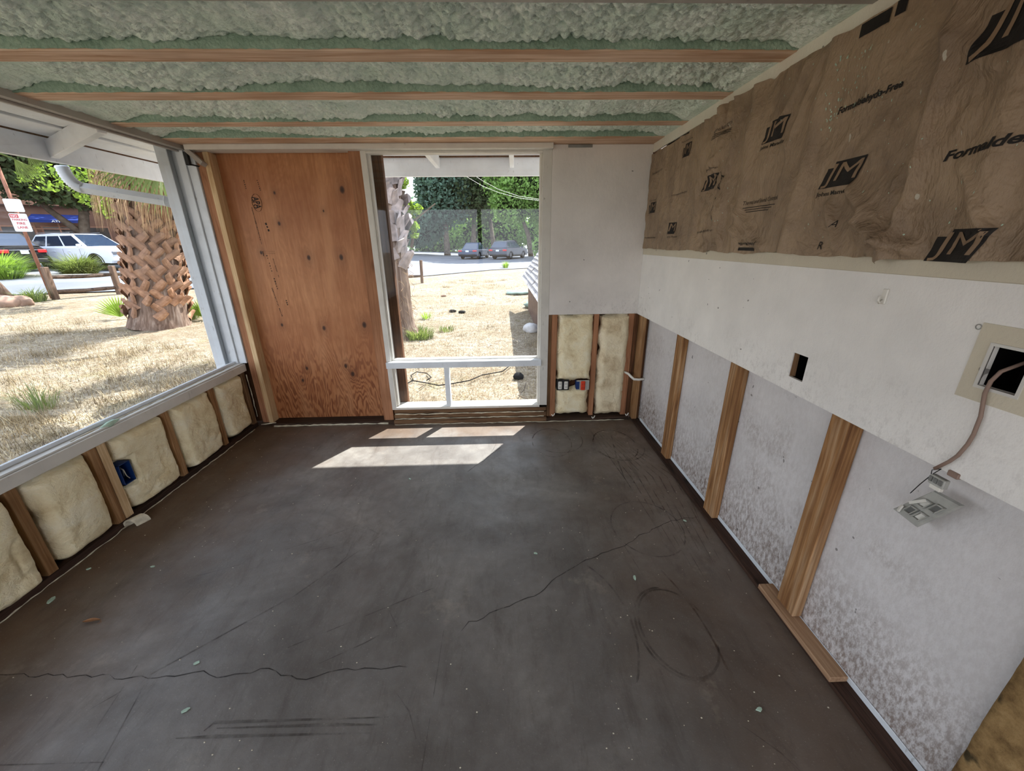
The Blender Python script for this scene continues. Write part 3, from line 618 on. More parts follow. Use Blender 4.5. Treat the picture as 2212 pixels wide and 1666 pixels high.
# ================================================================== PAPER FACING
def paper_x(y, z):
    y = np.asarray(y, float); z = np.asarray(z, float)
    fold = 0
    for yc, a, w_, sl in ((1.16, .018, .018, .05), (1.60, .014, .03, -.06), (1.98, .012, .03, .05), (2.12, .010, .012, .06), (2.42, .012, .014, .05), (2.75, .010, .02, .0), (.98, .014, .04, .1), (2.95, .006, .012, .03), (.82, .012, .03, .05)):
        c = yc+sl*(z-1.8)+.012*fbm(z*5, yc*9, 3); fold = fold-1.5*a*np.exp(-((y-c)/w_)**2)
    for y0, z0, y1, z1, a, w_ in ((1.28, 1.60, 1.10, 1.52, .022, .018), (1.36, 1.70, 1.17, 1.55, .018, .02), (2.0, 1.60, 1.75, 1.52, .016, .02), (1.62, 2.15, 1.72, 1.9, .012, .02), (1.70, 2.16, 1.80, 1.98, .012, .016), (2.05, 1.72, 1.85, 1.58, .012, .015), (1.2, 2.05, 1.05, 1.92, .01, .02), (1.44, 1.66, 1.36, 1.52, .014, .016), (2.2, 1.75, 2.1, 1.55, .012, .012), (2.25, 1.95, 2.15, 1.7, .012, .012), (1.05, 1.72, .93, 1.56, .01, .015)):
        dy, dz = y1-y0, z1-z0; L2 = dy*dy+dz*dz; t = np.clip(((y-y0)*dy+(z-z0)*dz)/L2, 0, 1)
        dd = (y-y0-t*dy)**2+(z-z0-t*dz)**2; fold = fold-1.4*a*np.exp(-dd/w_**2)
    crump = np.clip(1-np.abs(y-2.25)/.18, 0, 1)+np.clip(1-np.abs(y-1.22)/.14, 0, 1)*np.clip((1.78-z)/.2, 0, 1)
    wr_ = np.abs(fbm(y*7, z*6, 11, 4))*-.040*(.4+1.3*crump)+np.abs(fbm(y*17+2*z, z*10-y, 21, 4))*-.022*(.3+1.2*crump)
    return XR-.010+fold+wr_+.004
yy = np.concatenate([np.arange(-2.18, .5, .03), np.arange(.5, 3.252, .0065)]); nz = 96
Yg = yy[:, None]*np.ones((1, nz)); tz = np.linspace(0, 1, nz)[None, :]*np.ones((len(yy), 1))
lo = 1.497+.010*fbm(Yg*9, Yg*0, 5)-.016*np.exp(-((Yg-1.17)/.02)**2)-.012*np.exp(-((Yg-2.25)/.03)**2)-.008*np.exp(-((Yg-2.03)/.04)**2)
hi = 2.178+.007*fbm(Yg*5, Yg*0+7, 6)+np.where(Yg > 2.33, -.01, .006)+np.where(Yg > 2.65, -.012, 0)-.012*np.exp(-((Yg-1.9)/.02)**2)
Zg = lo+(hi-lo)*tz
Yg2 = np.where(Yg > 3.2, 3.2+(Yg-3.2)*(1+.25*fbm(Zg*8, Zg*0, 7)), Yg)
pap = grid('kraft_paper_facing', np.stack([paper_x(Yg2, Zg), Yg2, Zg], -1), M['kraft'])
tag(pap, 'wrinkled brown insulation paper printed with black logos along the right wall', 'insulation paper')
def drape(yc, zc, rot=0, off=.0022, mirror=1):
    c, s_ = math.cos(rot), math.sin(rot)
    def f(u, v):
        a = c*u-s_*v; b_ = s_*u+c*v; y = yc-a; z = zc+b_
        return (float(paper_x(y, z))-off, y, z)
    return f
def logo(yc, zc, w_, h_, rot=0.0, parent=pap, clipz=None):
    # slanted black slab with knocked out strokes of J and M, as printed
    q = bmesh.new(); n, k_ = max(4, int(w_/.008)), max(4, int(h_/.008)); f = drape(yc, zc, rot)
    sh = .22
    def P(u, v): return f((u+sh*(v+.0))*w_, v*h_)
    V = [[q.verts.new(P(i/n-.5, j/k_-.5)) for j in range(k_+1)] for i in range(n+1)]
    for i in range(n):
        for j in range(k_):
            if i/n < .14 and j/k_ > .7: continue            # notch left of the J stem
            q.faces.new((V[i][j], V[i+1][j], V[i+1][j+1], V[i][j+1]))
    for v in [v for v in q.verts if not v.link_faces]: q.verts.remove(v)
    me = bpy.data.meshes.new('printed_logo'); q.to_mesh(me); q.free(); me.materials.append(M['ink'])
    o = bpy.data.objects.new('printed_logo', me); C.objects.link(o); o.parent = parent
    f2 = drape(yc, zc, rot, .0036)
    lettering('logo_letters', 'JM', M['kraft_flat'], lambda u, v: f2(u+sh*v*w_/h_, v-.04*h_), w_=w_*.90, h_=h_*.90, bold=.0, shear=.0, parent=o, cut=.010)
    return o
def words(txt, yc, zc, w_, h_, rot=0, bold=.0, shear=.25, cut=.012):
    return lettering('printed_words', txt, M['ink'], drape(yc, zc, rot), w_=w_, h_=h_, bold=bold, shear=shear, parent=pap, cut=cut)
logo(1.823, 1.974, .125, .075); words('Johns Manville', 1.828, 1.920, .15, .018, bold=.01, shear=0)
logo(1.422, 1.757, .145, .078); words('Johns Manville', 1.438, 1.698, .145, .018, bold=.01, shear=0)
logo(.99, 1.532, .125, .078)
logo(1.03, 2.00, .15, .11)
logo(2.289, 1.842, .15, .070); words('Formaldehyde-free', 2.29, 1.902, .15, .013)
logo(2.735, 1.63, .11, .07); words('Johns Manville', 2.712, 1.576, .15, .013, shear=0)
logo(2.655, 2.066, .09, .07); words('Formaldehyde-free', 2.66, 2.118, .13, .012)
logo(3.13, 1.785, .12, .072); words('Thermal Control', 3.13, 1.835, .12, .012)
words('Formaldehyde-Free', 1.392, 1.954, .225, .026, .04, .03); words('Formaldehyde-Free', .93, 1.752, .34, .030, .06, .03)
words('Thermal and Sound Control', 1.836, 1.713, .225, .017, .02, .0); words('Formaldehyde-free', 2.675, 1.83, .2, .015, .03); words('Formaldehyde-free', 2.275, 1.598, .2, .015, .04); words('Formaldehyde-free', 3.12, 1.576, .22, .015)
words('Thermal and Sound Control', 2.25, 2.085, .2, .016, .04); words('Thermal and Sound Control', 3.1, 2.02, .2, .016, .03)
words('Johns Manville', 1.862, 1.536, .15, .017, math.pi, .01, 0)
words('EASY FIT', 2.18, 1.76, .24, .022, math.pi/2, .01); words('A', 1.39, 1.60, .018, .022); words('R', 1.44, 1.53, .022, .026)
def rule(yc, zc, w_, h_):
    f = drape(yc, zc, .0); n = int(w_/.012)+2; v, fc = [], []
    for i in range(n+1):
        u = -w_/2+w_*i/n; v += [f(u, -h_/2), f(u, h_/2)]
        if i: fc.append((2*i-2, 2*i, 2*i+1, 2*i-1))
    MB().add(v, fc).build('printed_rule', M['ink'], pap, fix=False)
for j in range(3): rule(1.84+.005*j, 1.690-.009*j, .215-.03*j, .003); rule(2.25, 2.065-.008*j, .18, .003)
rule(1.87, 1.512, .12, .014); rule(1.434, 2.158, .10, .035); rule(1.352, 2.162, .03, .035)
def spatter(y0, y1, z0, z1, n, seed, r0, r1):
    rr = random.Random(seed); q = MB()
    for i in range(n):
        y, z = rr.uniform(y0, y1), rr.uniform(z0, z1); f = drape(y, z, rr.uniform(1.2, 1.9)); r_ = rr.uniform(r0, r1); e = rr.uniform(1, 3.2)
        q.add([f(r_*e*math.cos(t), r_*math.sin(t)) for t in np.linspace(0, 2*math.pi, 7)[:-1]], [tuple(range(6))])
    o = q.build('paint_spatter', M['chip'], pap, fix=False); o['kind'] = 'stuff'
spatter(1.42, 1.56, 1.93, 2.12, 60, 3, .0008, .0022); spatter(.9, 2.2, 1.55, 2.15, 130, 4, .0006, .0016); spatter(1.5, 1.56, 1.9, 1.99, 12, 8, .0015, .003)

# ================================================================== BATTS
def batt(name_label, ax, c0, c1, z0, z1, plane, seed, mat='batt', bulge=.03, wrinkle=1.0, notch=None, rc=1.0):
    n, k_ = int((c1-c0)/.008)+2, int((z1-z0)/.008)+2
    u = np.linspace(0, 1, n)[:, None]*np.ones((1, k_)); v = np.linspace(0, 1, k_)[None, :]*np.ones((n, 1))
    du = np.minimum(u, 1-u)*(c1-c0); dv = np.minimum(v, 1-v)*(z1-z0)
    rnd = np.clip(np.minimum(du/.08, dv/.06), 0, 1); rnd = 1-(1-rnd)**2.4
    A = c0+(c1-c0)*u; Zz = z0+(z1-z0)*v
    wz = 1-np.clip(dv/.03, 0, 1); wu = 1-np.clip(du/.03, 0, 1)
    mid_ = (c0+c1)/2; cn = rc*(2*np.abs(u-.5))**4; Zz = Zz+cn*np.clip(1-v*4, 0, 1)**2*.045; A = A-rc*(A-mid_)*np.clip(1-v*3.5, 0, 1)**2*.10-(A-mid_)*np.clip((v-.8)*5, 0, 1)**3*.05
    A = A+wu*.040*fbm(Zz*9, A*0+seed, seed)*np.where(u < .5, 1, -1)-wu*.006*np.where(u < .5, -1, 1)
    Zz = Zz+wz*.034*fbm(A*13, Zz*0+seed, seed+2)
    cre = np.abs(fbm(A*3.1+.8*fbm(A*4, Zz*4, seed+3), Zz*2.6, seed+1, 3)); crs = np.exp(-(cre/.05)**2)*np.clip(.2+1.6*fbm(A*2.2, Zz*2.2, seed+9, 2), 0, 1)
    h = (.056+bulge*(.8+.9*fbm(A*3.2, Zz*3.2, seed+5, 2)))*rnd-.022*crs*wrinkle*rnd+.007*fbm(A*14, Zz*11, seed+6, 3)*rnd+.0035*fbm(A*50, Zz*50, seed+8, 3)
    if notch is not None:
        for (a0, a1, b0, b1) in notch:
            d_ = np.clip(1-np.maximum(np.maximum(a0-A, A-a1), np.maximum(b0-Zz, Zz-b1))/.02, 0, 1); h = h*(1-d_)+(-.01)*d_
    P = np.stack([plane-.05+h, A, Zz], -1) if ax == 0 else np.stack([A, plane+.05-h, Zz], -1)
    if ax == 1 : P = P[::-1]
    return tag(grid('insulation_batt', P, M[mat]), name_label, 'insulation', group=None)
batt('fluffy cream insulation batt at the far end of the low left wall', 0, 2.885, 3.225, .045, .53, XL, 11)
batt('fluffy cream insulation batt second from the far end, left wall', 0, 2.445, 2.845, .03, .53, XL, 12, wrinkle=.7)
batt('fluffy cream batt behind the blue electrical box', 0, 2.005, 2.405, .035, .53, XL, 13, notch=[(2.005, 2.085, .22, .375)])
batt('bulging cream batt with deep creases beside the double stud', 0, 1.58, 1.90, .04, .525, XL, 14, bulge=.045, wrinkle=1.5)
batt('cream batt at the bottom left corner of the picture', 0, 1.137, 1.525, .03, .52, XL, 25, bulge=.045, wrinkle=1.4)
batt('tall cream batt over the outlets beside the tall window', 1, .478, .812, .375, .977, D, 15, 'batt', .02, .8, rc=.1)
batt('short torn cream batt below the outlets', 1, .484, .79, .045, .31, D, 16, 'batt', .02, 1, rc=.2)
batt('stained tall batt in the right corner of the back wall', 1, .835, 1.125, .04, .977, D, 17, 'batt_old', .03, 1.8, rc=.3)

# ================================================================== SMALL FIXTURES
def outlet_box():
    r_ = tag(empty('duplex_outlets', (.547, D-.01, .295)), 'pair of white duplex outlets in a dark box below the tall batt', 'outlet')
    MB().box(-.056, .056, -.004, .06, .0, .098).build('box', M['black'], r_, bevel=.003)
    for s_ in (-.027, .027):
        rc = MB().box(s_-.017, s_+.017, -.016, -.004, .012, .086).build('receptacle', M['white_pl'], r_, bevel=.005)
        for z in (.034, .064):
            MB().box(s_-.007, s_-.004, -.018, -.015, z-.006, z+.006).box(s_+.004, s_+.007, -.018, -.015, z-.006, z+.006).build('slot', M['black'], rc)
outlet_box()
r_ = tag(empty('red_outlet', (.725, D-.012, .295)), 'orange-red outlet on a grey bracket beside the middle stud', 'outlet')
MB().box(-.055, .06, -.002, .01, -.002, .09).build('bracket', M['grey_pl'], r_, bevel=.002)
MB().box(-.06, -.03, -.006, .05, .008, .08).build('box', M['blue_box'], r_, bevel=.002)
rc = MB().box(-.018, .022, -.016, -.002, .0, .086).build('receptacle', M['red'], r_, bevel=.005)
for z in (.025, .06): MB().box(-.008, -.005, -.018, -.015, z-.006, z+.006).box(.008, .011, -.018, -.015, z-.006, z+.006).build('slot', M['black'], rc)
r_ = tag(empty('electrical_box', (XL, 2.045, .232)), 'blue plastic electrical box nailed to the double stud', 'electrical box')
q = MB(); W_, H_ = .036, .13
for b_ in ((-W_, -W_+.004, 0, H_), (W_-.004, W_, 0, H_), (-W_, W_, 0, .004), (-W_, W_, H_-.004, H_)): q.box(-.05, .010, b_[0], b_[1], b_[2], b_[3])
q.box(-.055, -.05, -W_, W_, 0, H_); q.build('box', M['blue_box'], r_)
MB().tube([(-.04, .01, .1), (-.005, .0, .085), (.004, -.006, .06), (-.004, .004, .04), (.0, .012, .02)], .0022, 6).build('wire', M['bead'], r_, smooth=True)
MB().tube([(-.045, -.01, .11), (.0, -.008, .09), (-.002, -.012, .05)], .002, 6).build('wire', M['metal'], r_, smooth=True)
tag(MB().tube([(1.10, 3.27, .455), (1.12, 3.215, .452), (1.135, 3.185, .435), (1.155, 3.175, .418), (1.20, 3.178, .412), (1.25, 3.19, .414)], .011, 10).build('conduit', M['white_pl'], smooth=True), 'short bent white conduit crossing the right corner', 'conduit')
for i, (p, l) in enumerate([((.46, D-.045, .06), 'left'), ((.83, D-.05, .03), 'middle'), ((1.14, D-.05, .05), 'right')]):
    x, y, z = p; tag(MB().tube([(x-.012, y, z+.012), (x-.003, y, z-.004), (x+.006, y, z+.002), (x+.016, y, z+.022)], .0045, 6).build('cable_clip', M['white_pl'], smooth=True), {'left': 'white curled scrap on the plate by the first stud', 'middle': 'white curled scrap under the middle back stud', 'right': 'white curled scrap in the right corner'}[l], 'scrap')
# wall hook
r_ = tag(empty('wall_hook', (XR, 1.15, 1.365)), 'small white plastic hook on the upper right wall', 'hook')
MB().box(-.006, 0, -.009, .009, 0, .045).build('back_plate', M['white_pl'], r_, bevel=.002)
MB().tube([(-.005, 0, .012), (-.014, 0, .004), (-.018, 0, .012), (-.018, 0, .024)], .0035, 6).build('prong', M['white_pl'], r_, smooth=True)
tag(MB().tube([(XR-.002, .893+.006*math.cos(t), 1.348+.006*math.sin(t)) for t in np.linspace(0, 6.28, 13)], .0012, 5).build('grommet', M['grey_pl'], smooth=True), 'tiny grey ring above the beige patch', 'ring')
# cable, jack and cover plate
tag(MB().tube([(XR+.07, .80, 1.27), (XR+.02, .80, 1.285), (XR-.005, .815, 1.26), (XR-.012, .820, 1.235), (XR-.012, .8215, 1.204), (XR-.010, .812, 1.148), (XR-.009, .811, 1.10), (XR-.010, .813, 1.072), (XR-.010, .822, 1.035), (XR-.012, .832, 1.012), (XR-.012, .855, .976)], .0042, 8).build('phone_cable', M['cable'], smooth=True), 'brown phone cable hanging out of the square hole', 'cable')
r_ = tag(empty('phone_jack', (1.155, .845, .93)), 'small grey phone jack hanging from the brown cable', 'jack')
MB().box(-.008, .008, -.02, .018, 0, .026).build('body', M['grey_pl'], r_, bevel=.002)
MB().box(-.006, .006, -.014, .012, -.012, 0).build('plug', M['white_pl'], r_, bevel=.001)
for s_ in (-.012, 0, .012): MB().box(-.011, -.008, s_-.004, s_+.004, .008, .022).build('contact', M['metal'], r_)
MB().box(-.005, .01, -.038, -.012, .042, .058).build('clamp', M['cable'], r_, bevel=.002)
for dy, dz in ((.004, .02), (-.006, .015)): MB().tube([(0, .005, .048), (-.006, .015+dy, .036), (-.004, .018, .02), (-.002, .035, -.02), (.0, .05, -.06)], .0011, 5).build('wire', M['black'], r_, smooth=True)
cp = tag(empty('cover_plate', (1.19, .872, .832)), 'grey multi-gang cover plate dangling below the phone jack', 'wall plate')
P0, P1, P2, P3 = Vector((0, .076, -.058)), Vector((0, -.004, .066)), Vector((0, -.075, .068)), Vector((0, .001, -.065))
def pl(u, v, x=0): return (P0.lerp(P1, u)).lerp(P3.lerp(P2, u), v)+Vector((x, 0, 0))
MB().add([pl(0, 0), pl(1, 0), pl(1, 1), pl(0, 1), pl(.03, .05, -.007), pl(.97, .05, -.007), pl(.97, .95, -.007), pl(.03, .95, -.007)], [(0, 1, 2, 3), (4, 5, 6, 7), (0, 1, 5, 4), (1, 2, 6, 5), (2, 3, 7, 6), (3, 0, 4, 7)]).build('plate', M['grey_pl'], cp)
for u, v, w_ in ((.30, .36, 0), (.30, .72, 1), (.62, .36, 1), (.66, .72, 0)):
    q = MB(); e = .12
    for (a0, a1, b0, b1) in ((u-e, u+e, v-e*1.2, v-e*.9), (u-e, u+e, v+e*.9, v+e*1.2), (u-e, u-e*.75, v-e, v+e), (u+e*.75, u+e, v-e, v+e)):
        q.add([pl(a0, b0, -.007), pl(a1, b0, -.007), pl(a1, b1, -.007), pl(a0, b1, -.007), pl(a0, b0, -.014), pl(a1, b0, -.014), pl(a1, b1, -.014), pl(a0, b1, -.014)], [(0, 1, 2, 3), (4, 5, 6, 7), (0, 1, 5, 4), (1, 2, 6, 5), (2, 3, 7, 6), (3, 0, 4, 7)])
    q.build('gang_frame', M['grey_pl'], cp)
    e *= .7; MB().add([pl(u-e, v-e, -.0085), pl(u+e, v-e, -.0085), pl(u+e, v+e, -.0085), pl(u-e, v+e, -.0085)], [(0, 1, 2, 3)]).build('gang_face', M['white_pl' if w_ else 'metal'], cp, fix=False)
q = MB(); q.bar(pl(.45, .1, -.012), pl(.72, .3, -.016), .006, .008); q.bar(pl(.1, .2, -.012), pl(.3, .1, -.016), .005, .007); q.build('module', M['white_pl'], cp)

# debris on the floor
r_ = tag(empty('cardboard_core', (-2.19, 1.955, 0)), 'beige half ring lying by the left plate at the double stud', 'ring')
q = MB(); pts = [(.052*math.cos(t), .052*math.sin(t)) for t in np.linspace(.0, math.pi, 16)]; inn = [(.040*math.cos(t), .040*math.sin(t)) for t in np.linspace(math.pi, 0, 16)]
q.prism(pts+inn, -.03, .03, lambda u, v, w_: (u*.7+w_*.5, u*.7*.2+w_, v+.001)); q.build('shell', M['bead'], r_, bevel=.002)
spots = [((-1.82, 1.611), 'near the second left stud'), ((-2.14, 1.61), 'by the left plate near the first stud'), ((-2.13, 1.424), 'flat by the left plate, longest one'), ((.63, 1.44), 'below the crack on the right'), ((.88, .86), 'by the right plate near the bottom'), ((-.45, .72), 'at the bottom centre'), ((.16, 1.62), 'left of the long right crack'), ((1.06, 1.84), 'at the right plate by the second stud'), ((-.66, 2.35), 'just before the sun patch'), ((-1.23, 1.10), 'above the left crack'), ((.70, .62), 'near the bottom right edge'), ((-1.15, .93), 'left of the parallel scuffs'), ((.55, .56), 'at the bottom edge right of centre'), ((-.16, .56), 'at the bottom edge centre')]
for i, ((x, y), l) in enumerate(spots):
    rr = random.Random(i+90); n = 7; L = rr.uniform(.010, .018)*(1.7 if i == 2 else 1); a = rr.uniform(0, 3)
    P = []
    for j in range(n):
        t = 2*math.pi*j/n; u, v = L*rr.uniform(.6, 1.1)*math.cos(t), L*.45*rr.uniform(.6, 1.2)*math.sin(t); P.append((u*math.cos(a)-v*math.sin(a), u*math.sin(a)+v*math.cos(a)))
    tag(MB().prism(P, .0005, .005, lambda u, v, w_: (u, v, w_)).build('foam_chip', M['chip'], loc=None), 'pale green foam chip '+l, 'debris').location = (x, y, 0)
rr = random.Random(5); q = MB()
for i in range(380):
    x, y = rr.uniform(-2.1, 1.15), rr.uniform(.45, 3.15); r_ = rr.uniform(.001, .0032); a = rr.uniform(0, 6)
    if rr.random() < .35: x = rr.choice([rr.uniform(-2.2, -1.6), rr.uniform(.3, 1.15)])
    q.add([(x+r_*math.cos(a+t)*1.3, y+r_*math.sin(a+t), .0005) for t in (0, 1.6, 3.1, 4.6)]+[(x, y, .0005+r_)], [(0, 1, 4), (1, 2, 4), (2, 3, 4), (3, 0, 4)])
tag(q.build('floor_grit', M['bead'], fix=False), 'tiny pale crumbs scattered over the concrete', 'debris', kind='stuff')
r_ = tag(empty('dry_leaf', (-1.83, 1.3, 0)), 'curled brown leaf lying on the left of the floor', 'leaf')
q = MB(); n = 9
for i in range(n+1):
    t = i/n; w_ = .009*math.sin(math.pi*t)+.0004; x = -.035+.07*t; z = .002+.006*math.sin(3*t)
    q.v += [(x, -w_+.008*t*t, z+.004), (x, .008*t*t, z), (x, w_+.008*t*t, z+.005)]
for i in range(n):
    for j in (0, 1): q.f.append((3*i+j, 3*i+3+j, 3*i+4+j, 3*i+1+j)); q.mi.append(0)
q.build('blade', M['leaf_dry'], r_, smooth=True, fix=False); MB().tube([(.033, .007, .003), (.045, .0, .002), (.04, -.012, .003)], .0009, 5).build('stalk', M['leaf_dry'], r_)

# ================================================================== EAVES
ev = tag(empty('roof', (0, 0, 2.2)), 'white painted roof eaves outside both windows', kind='structure'); ev['at'] = (0, 0, 2.2)
FX, FY = -2.93, 3.965
wpart(ev, 'fascia', M['white_out'], (FX-.035, FX, YN-.4, FY+.035, 2.085, 2.225), label='left eave fascia board')
wpart(ev, 'fascia', M['white_out'], (FX, XRB+.8, FY, FY+.035, 2.122, 2.275), label='end eave fascia board')
for a, b_ in ((FX, -2.668), (-2.662, -2.34)): wpart(ev, 'soffit_board', M['white_out'], (a+.002, b_, YN-.4, FY-.002, 2.232 if a == FX else 2.245, 2.262), bevel=.003)
for a, b_ in ((FY-.285, FY-.003), (FY-.58, FY-.291)): wpart(ev, 'soffit_board', M['white_out'], (-2.33, XRB+.8, a, b_, 2.282, 2.300), bevel=.003)
wpart(ev, 'roof_deck', M['dark_wood'], (FX-.05, XRB+.9, YN-.5, FY+.05, 2.47, 2.50), (FX-.02, XRB+.8, FY-.02, FY+.03, 2.27, 2.47), (FX-.03, FX, YN-.4, FY, 2.22, 2.47))
def evbar(name, p, q_, w_, h_, mat='white_out'):
    o = MB().bar(p, q_, w_, h_).build(name, M[mat], None, bevel=.002); o.parent = ev; o.location = (0, 0, -2.2); return o
evbar('rafter_tail', (-2.93, 3.02, 2.155), (-2.30, 2.70, 2.225), .045, .10)
evbar('rafter_tail', (-2.93, 1.05, 2.155), (-2.30, .90, 2.225), .045, .10)
evbar('rafter_tail', (-.535, 3.965, 2.235), (-.60, 3.36, 2.30), .038, .10)
evbar('rafter_tail', (.128, 3.965, 2.235), (.10, 3.36, 2.30), .038, .10)
ds = tag(empty('downspout', (-3.02, 3.12, 1.9)), 'white metal downspout slanting from the left eave to the house corner', 'downspout')
def spout(name, pts, wd=.065, corr=False):
    o = Vector((-3.02, 3.12, 1.9)); q = MB(); P = [Vector(p)-o for p in pts]; R_ = []
    if corr:
        Q = []
        for i in range(25):
            t = i/24; a, b_, c = P; Q.append((a.lerp(b_, t)).lerp(b_.lerp(c, t), t)); R_.append(.040 if i % 2 else .034)
        P = Q
    else: R_ = [wd*.55]*len(P)
    return q.tube(P, R_, 8 if corr else 4).build(name, M['white_cool'], ds, smooth=corr)
spout('elbow', [(-3.0, 3.12, 2.08), (-2.995, 3.125, 1.96), (-2.93, 3.145, 1.945)], corr=True)
spout('pipe', [(-2.94, 3.143, 1.947), (-2.50, 3.30, 1.872)])
spout('elbow', [(-2.51, 3.297, 1.874), (-2.44, 3.325, 1.862), (-2.425, 3.33, 1.78)], corr=True)
spout('pipe', [(-2.425, 3.33, 1.785), (-2.425, 3.33, -.1)])

# ================================================================== GROUND
def gz(X, Y): return -.13+.03*np.clip(-X-5, 0, 19)+.007*np.clip(Y-6, 0, None)
k = N('dry_ground', .95, .05); n1 = k.noise(.55, None, 6, .65); n2 = k.noise(7, None, 6, .75); n3 = k.noise(40, k.coord((1, .6, 1)), 4, .7)
col = k.ramp(n1, [(.3, srgb(142, 130, 112)), (.5, srgb(168, 158, 140)), (.7, srgb(186, 178, 164))]); col = k.mix(k.ramp(n2, [(.38, BW(.8)), (.58, BW(0))]), col, srgb(122, 106, 86))
col = k.mix(k.ramp(n3, [(.42, BW(.7)), (.55, BW(0))]), col, srgb(112, 96, 74)); col = k.mix(k.ramp(k.noise(1.6, k.coord(loc=(5, 3, 0)), 5, .7), [(.58, BW(0)), (.7, BW(.4))]), col, srgb(128, 124, 74))
k.color(col); k.bump(k.math('ADD', n2, n3), .9, .04); M['ground'] = k.m
def ax_(a, b_, n, p=2.0):
    t = np.linspace(-1, 1, n); return None
gx = np.concatenate([np.linspace(-90, -22, 24)[:-1], np.linspace(-22, -9, 60)[:-1], np.linspace(-9, 4, 200), np.linspace(4, 60, 24)[1:]])
gy = np.concatenate([np.linspace(-60, -3, 20)[:-1], np.linspace(-3, 12, 220), np.linspace(12, 30, 60)[1:], np.linspace(30, 160, 24)[1:]])
Xg, Yg_ = np.meshgrid(gx, gy, indexing='ij')
near = np.exp(-((Xg+2)**2+(Yg_-4)**2)/160)
house = ((Xg > XL-.12) & (Xg < XRB+.2) & (Yg_ < D+.12))
Zg_ = gz(Xg, Yg_)+near*(.035*fbm(Xg*1.2, Yg_*1.2, 3)+.018*fbm(Xg*6, Yg_*6, 4))
Zg_ = np.where(house, -.3, Zg_)
tag(grid('ground', np.stack([Xg, Yg_, Zg_], -1), M['ground']), 'dry straw-covered yard around the house', kind='structure')
# asphalt beyond the fence
k = N('pale_asphalt', .85, .2); n1 = k.noise(.4, None, 6, .6); n2 = k.noise(30, None, 4, .7)
col = k.ramp(n1, [(.3, srgb(98, 102, 110)), (.7, srgb(122, 124, 130))]); col = k.mix(k.ramp(n2, [(.4, BW(.3)), (.6, BW(0))]), col, srgb(88, 90, 94)); k.color(col); M['asphalt'] = k.m
edge_pts = [(-60, -20), (-22, 4.5), (-15.2, 12.1), (-10.9, 14.6), (-4.9, 19.6), (-.5, 24.5), (3.5, 26.5), (22, 28), (45, 30)]
far_pts = [(-130, 30), (-110, 60), (-90, 90), (-60, 110), (-30, 125), (-5, 130), (10, 130), (40, 120), (80, 100)]
A_ = np.array([[Vector((*a, 0)).lerp(Vector((*b_, 0)), t)[:2] for t in np.linspace(0, 1, 12, endpoint=False)] for a, b_ in zip(edge_pts[:-1], edge_pts[1:])]).reshape(-1, 2)
B_ = np.array([[Vector((*a, 0)).lerp(Vector((*b_, 0)), t)[:2] for t in np.linspace(0, 1, 12, endpoint=False)] for a, b_ in zip(far_pts[:-1], far_pts[1:])]).reshape(-1, 2)
tt = (np.linspace(0, 1, 60)**2)[None, :, None]; PP = A_[:, None, :]*(1-tt)+B_[:, None, :]*tt
tag(grid('road', np.concatenate([PP, (gz(PP[..., 0], PP[..., 1])+.035)[..., None]], -1), M['asphalt']), 'pale asphalt lane and car park beyond the fence', kind='structure')
# planted strip with kerb between the lane and the parked cars
M['kerb'] = plain('pale_kerb', srgb(180, 176, 166), .8, .1); M['bark'] = plain('soil_strip', srgb(128, 112, 92), .95, .05, 0, .3, 3)
st = tag(empty('kerb_strip', (0, 0, 0)), 'planted strip edged with a pale kerb', kind='structure')
ka, kb = gp(-120, 604), gp(470, 594)
dirk = (kb-ka).normalized(); nrm = Vector((-dirk.y, dirk.x, 0)); n = 24
for i in range(n):
    a = ka.lerp(kb, i/n); b_ = ka.lerp(kb, (i+.985)/n)
    for p_ in (a, b_): p_.z = G(p_.x, p_.y)+.07
    MB().bar(a, b_, .14, .12).build('kerb_stone', M['kerb'], st, bevel=.01)
q = MB()
for i in range(n):
    a = ka.lerp(kb, i/n)+nrm*.07; b_ = ka.lerp(kb, (i+1)/n)+nrm*.07; c = b_+nrm*.9; d_ = a+nrm*.9
    q.add([(p_.x, p_.y, G(p_.x, p_.y)+.08) for p_ in (a, b_, c, d_)], [(0, 1, 2, 3)])
q.build('soil', M['bark'], st)
# parking bay lines on the lot
M['paint_line'] = plain('worn_line_paint', srgb(214, 214, 210), .8, .1)
ln = tag(empty('parking_lines', (0, 0, 0)), 'white painted bay lines on the car park', kind='structure')
for i in range(7):
    a = Vector((-24.5+i*.35, 18.3+i*2.7, 0)); b_ = a+Vector((4.6, .8, 0)); q = MB()
    for p_ in (a, b_): p_.z = G(p_.x, p_.y)+.045
    q.bar(a, b_, .1, .004).build('line', M['paint_line'], ln)

# straw, weeds: blades
def blades(name, n, region, h0, h1, w_, mat, lab, seed, cat='grass', clump=0):
    r = np.random.RandomState(seed); pts = region(r, n); n = len(pts); z = gz(pts[:, 0], pts[:, 1])
    nr = np.exp(-((pts[:, 0]+2)**2+(pts[:, 1]-4)**2)/160); z = z+nr*(.035*fbm(pts[:, 0]*1.2, pts[:, 1]*1.2, 3)+.018*fbm(pts[:, 0]*6, pts[:, 1]*6, 4))
    a = r.rand(n)*6.283; L = h0+(h1-h0)*r.rand(n)**2; ti = r.rand(n)*1.35+.1
    base = np.stack([pts[:, 0], pts[:, 1], z], -1); s_ = np.stack([-np.sin(a), np.cos(a), 0*a], -1)*w_; tip = base+np.stack([np.cos(a)*np.sin(ti)*L, np.sin(a)*np.sin(ti)*L, np.cos(ti)*L+.004], -1)
    return tag(tris(name, np.stack([base-s_, base+s_, tip], 1), mat), lab, cat, kind='stuff')
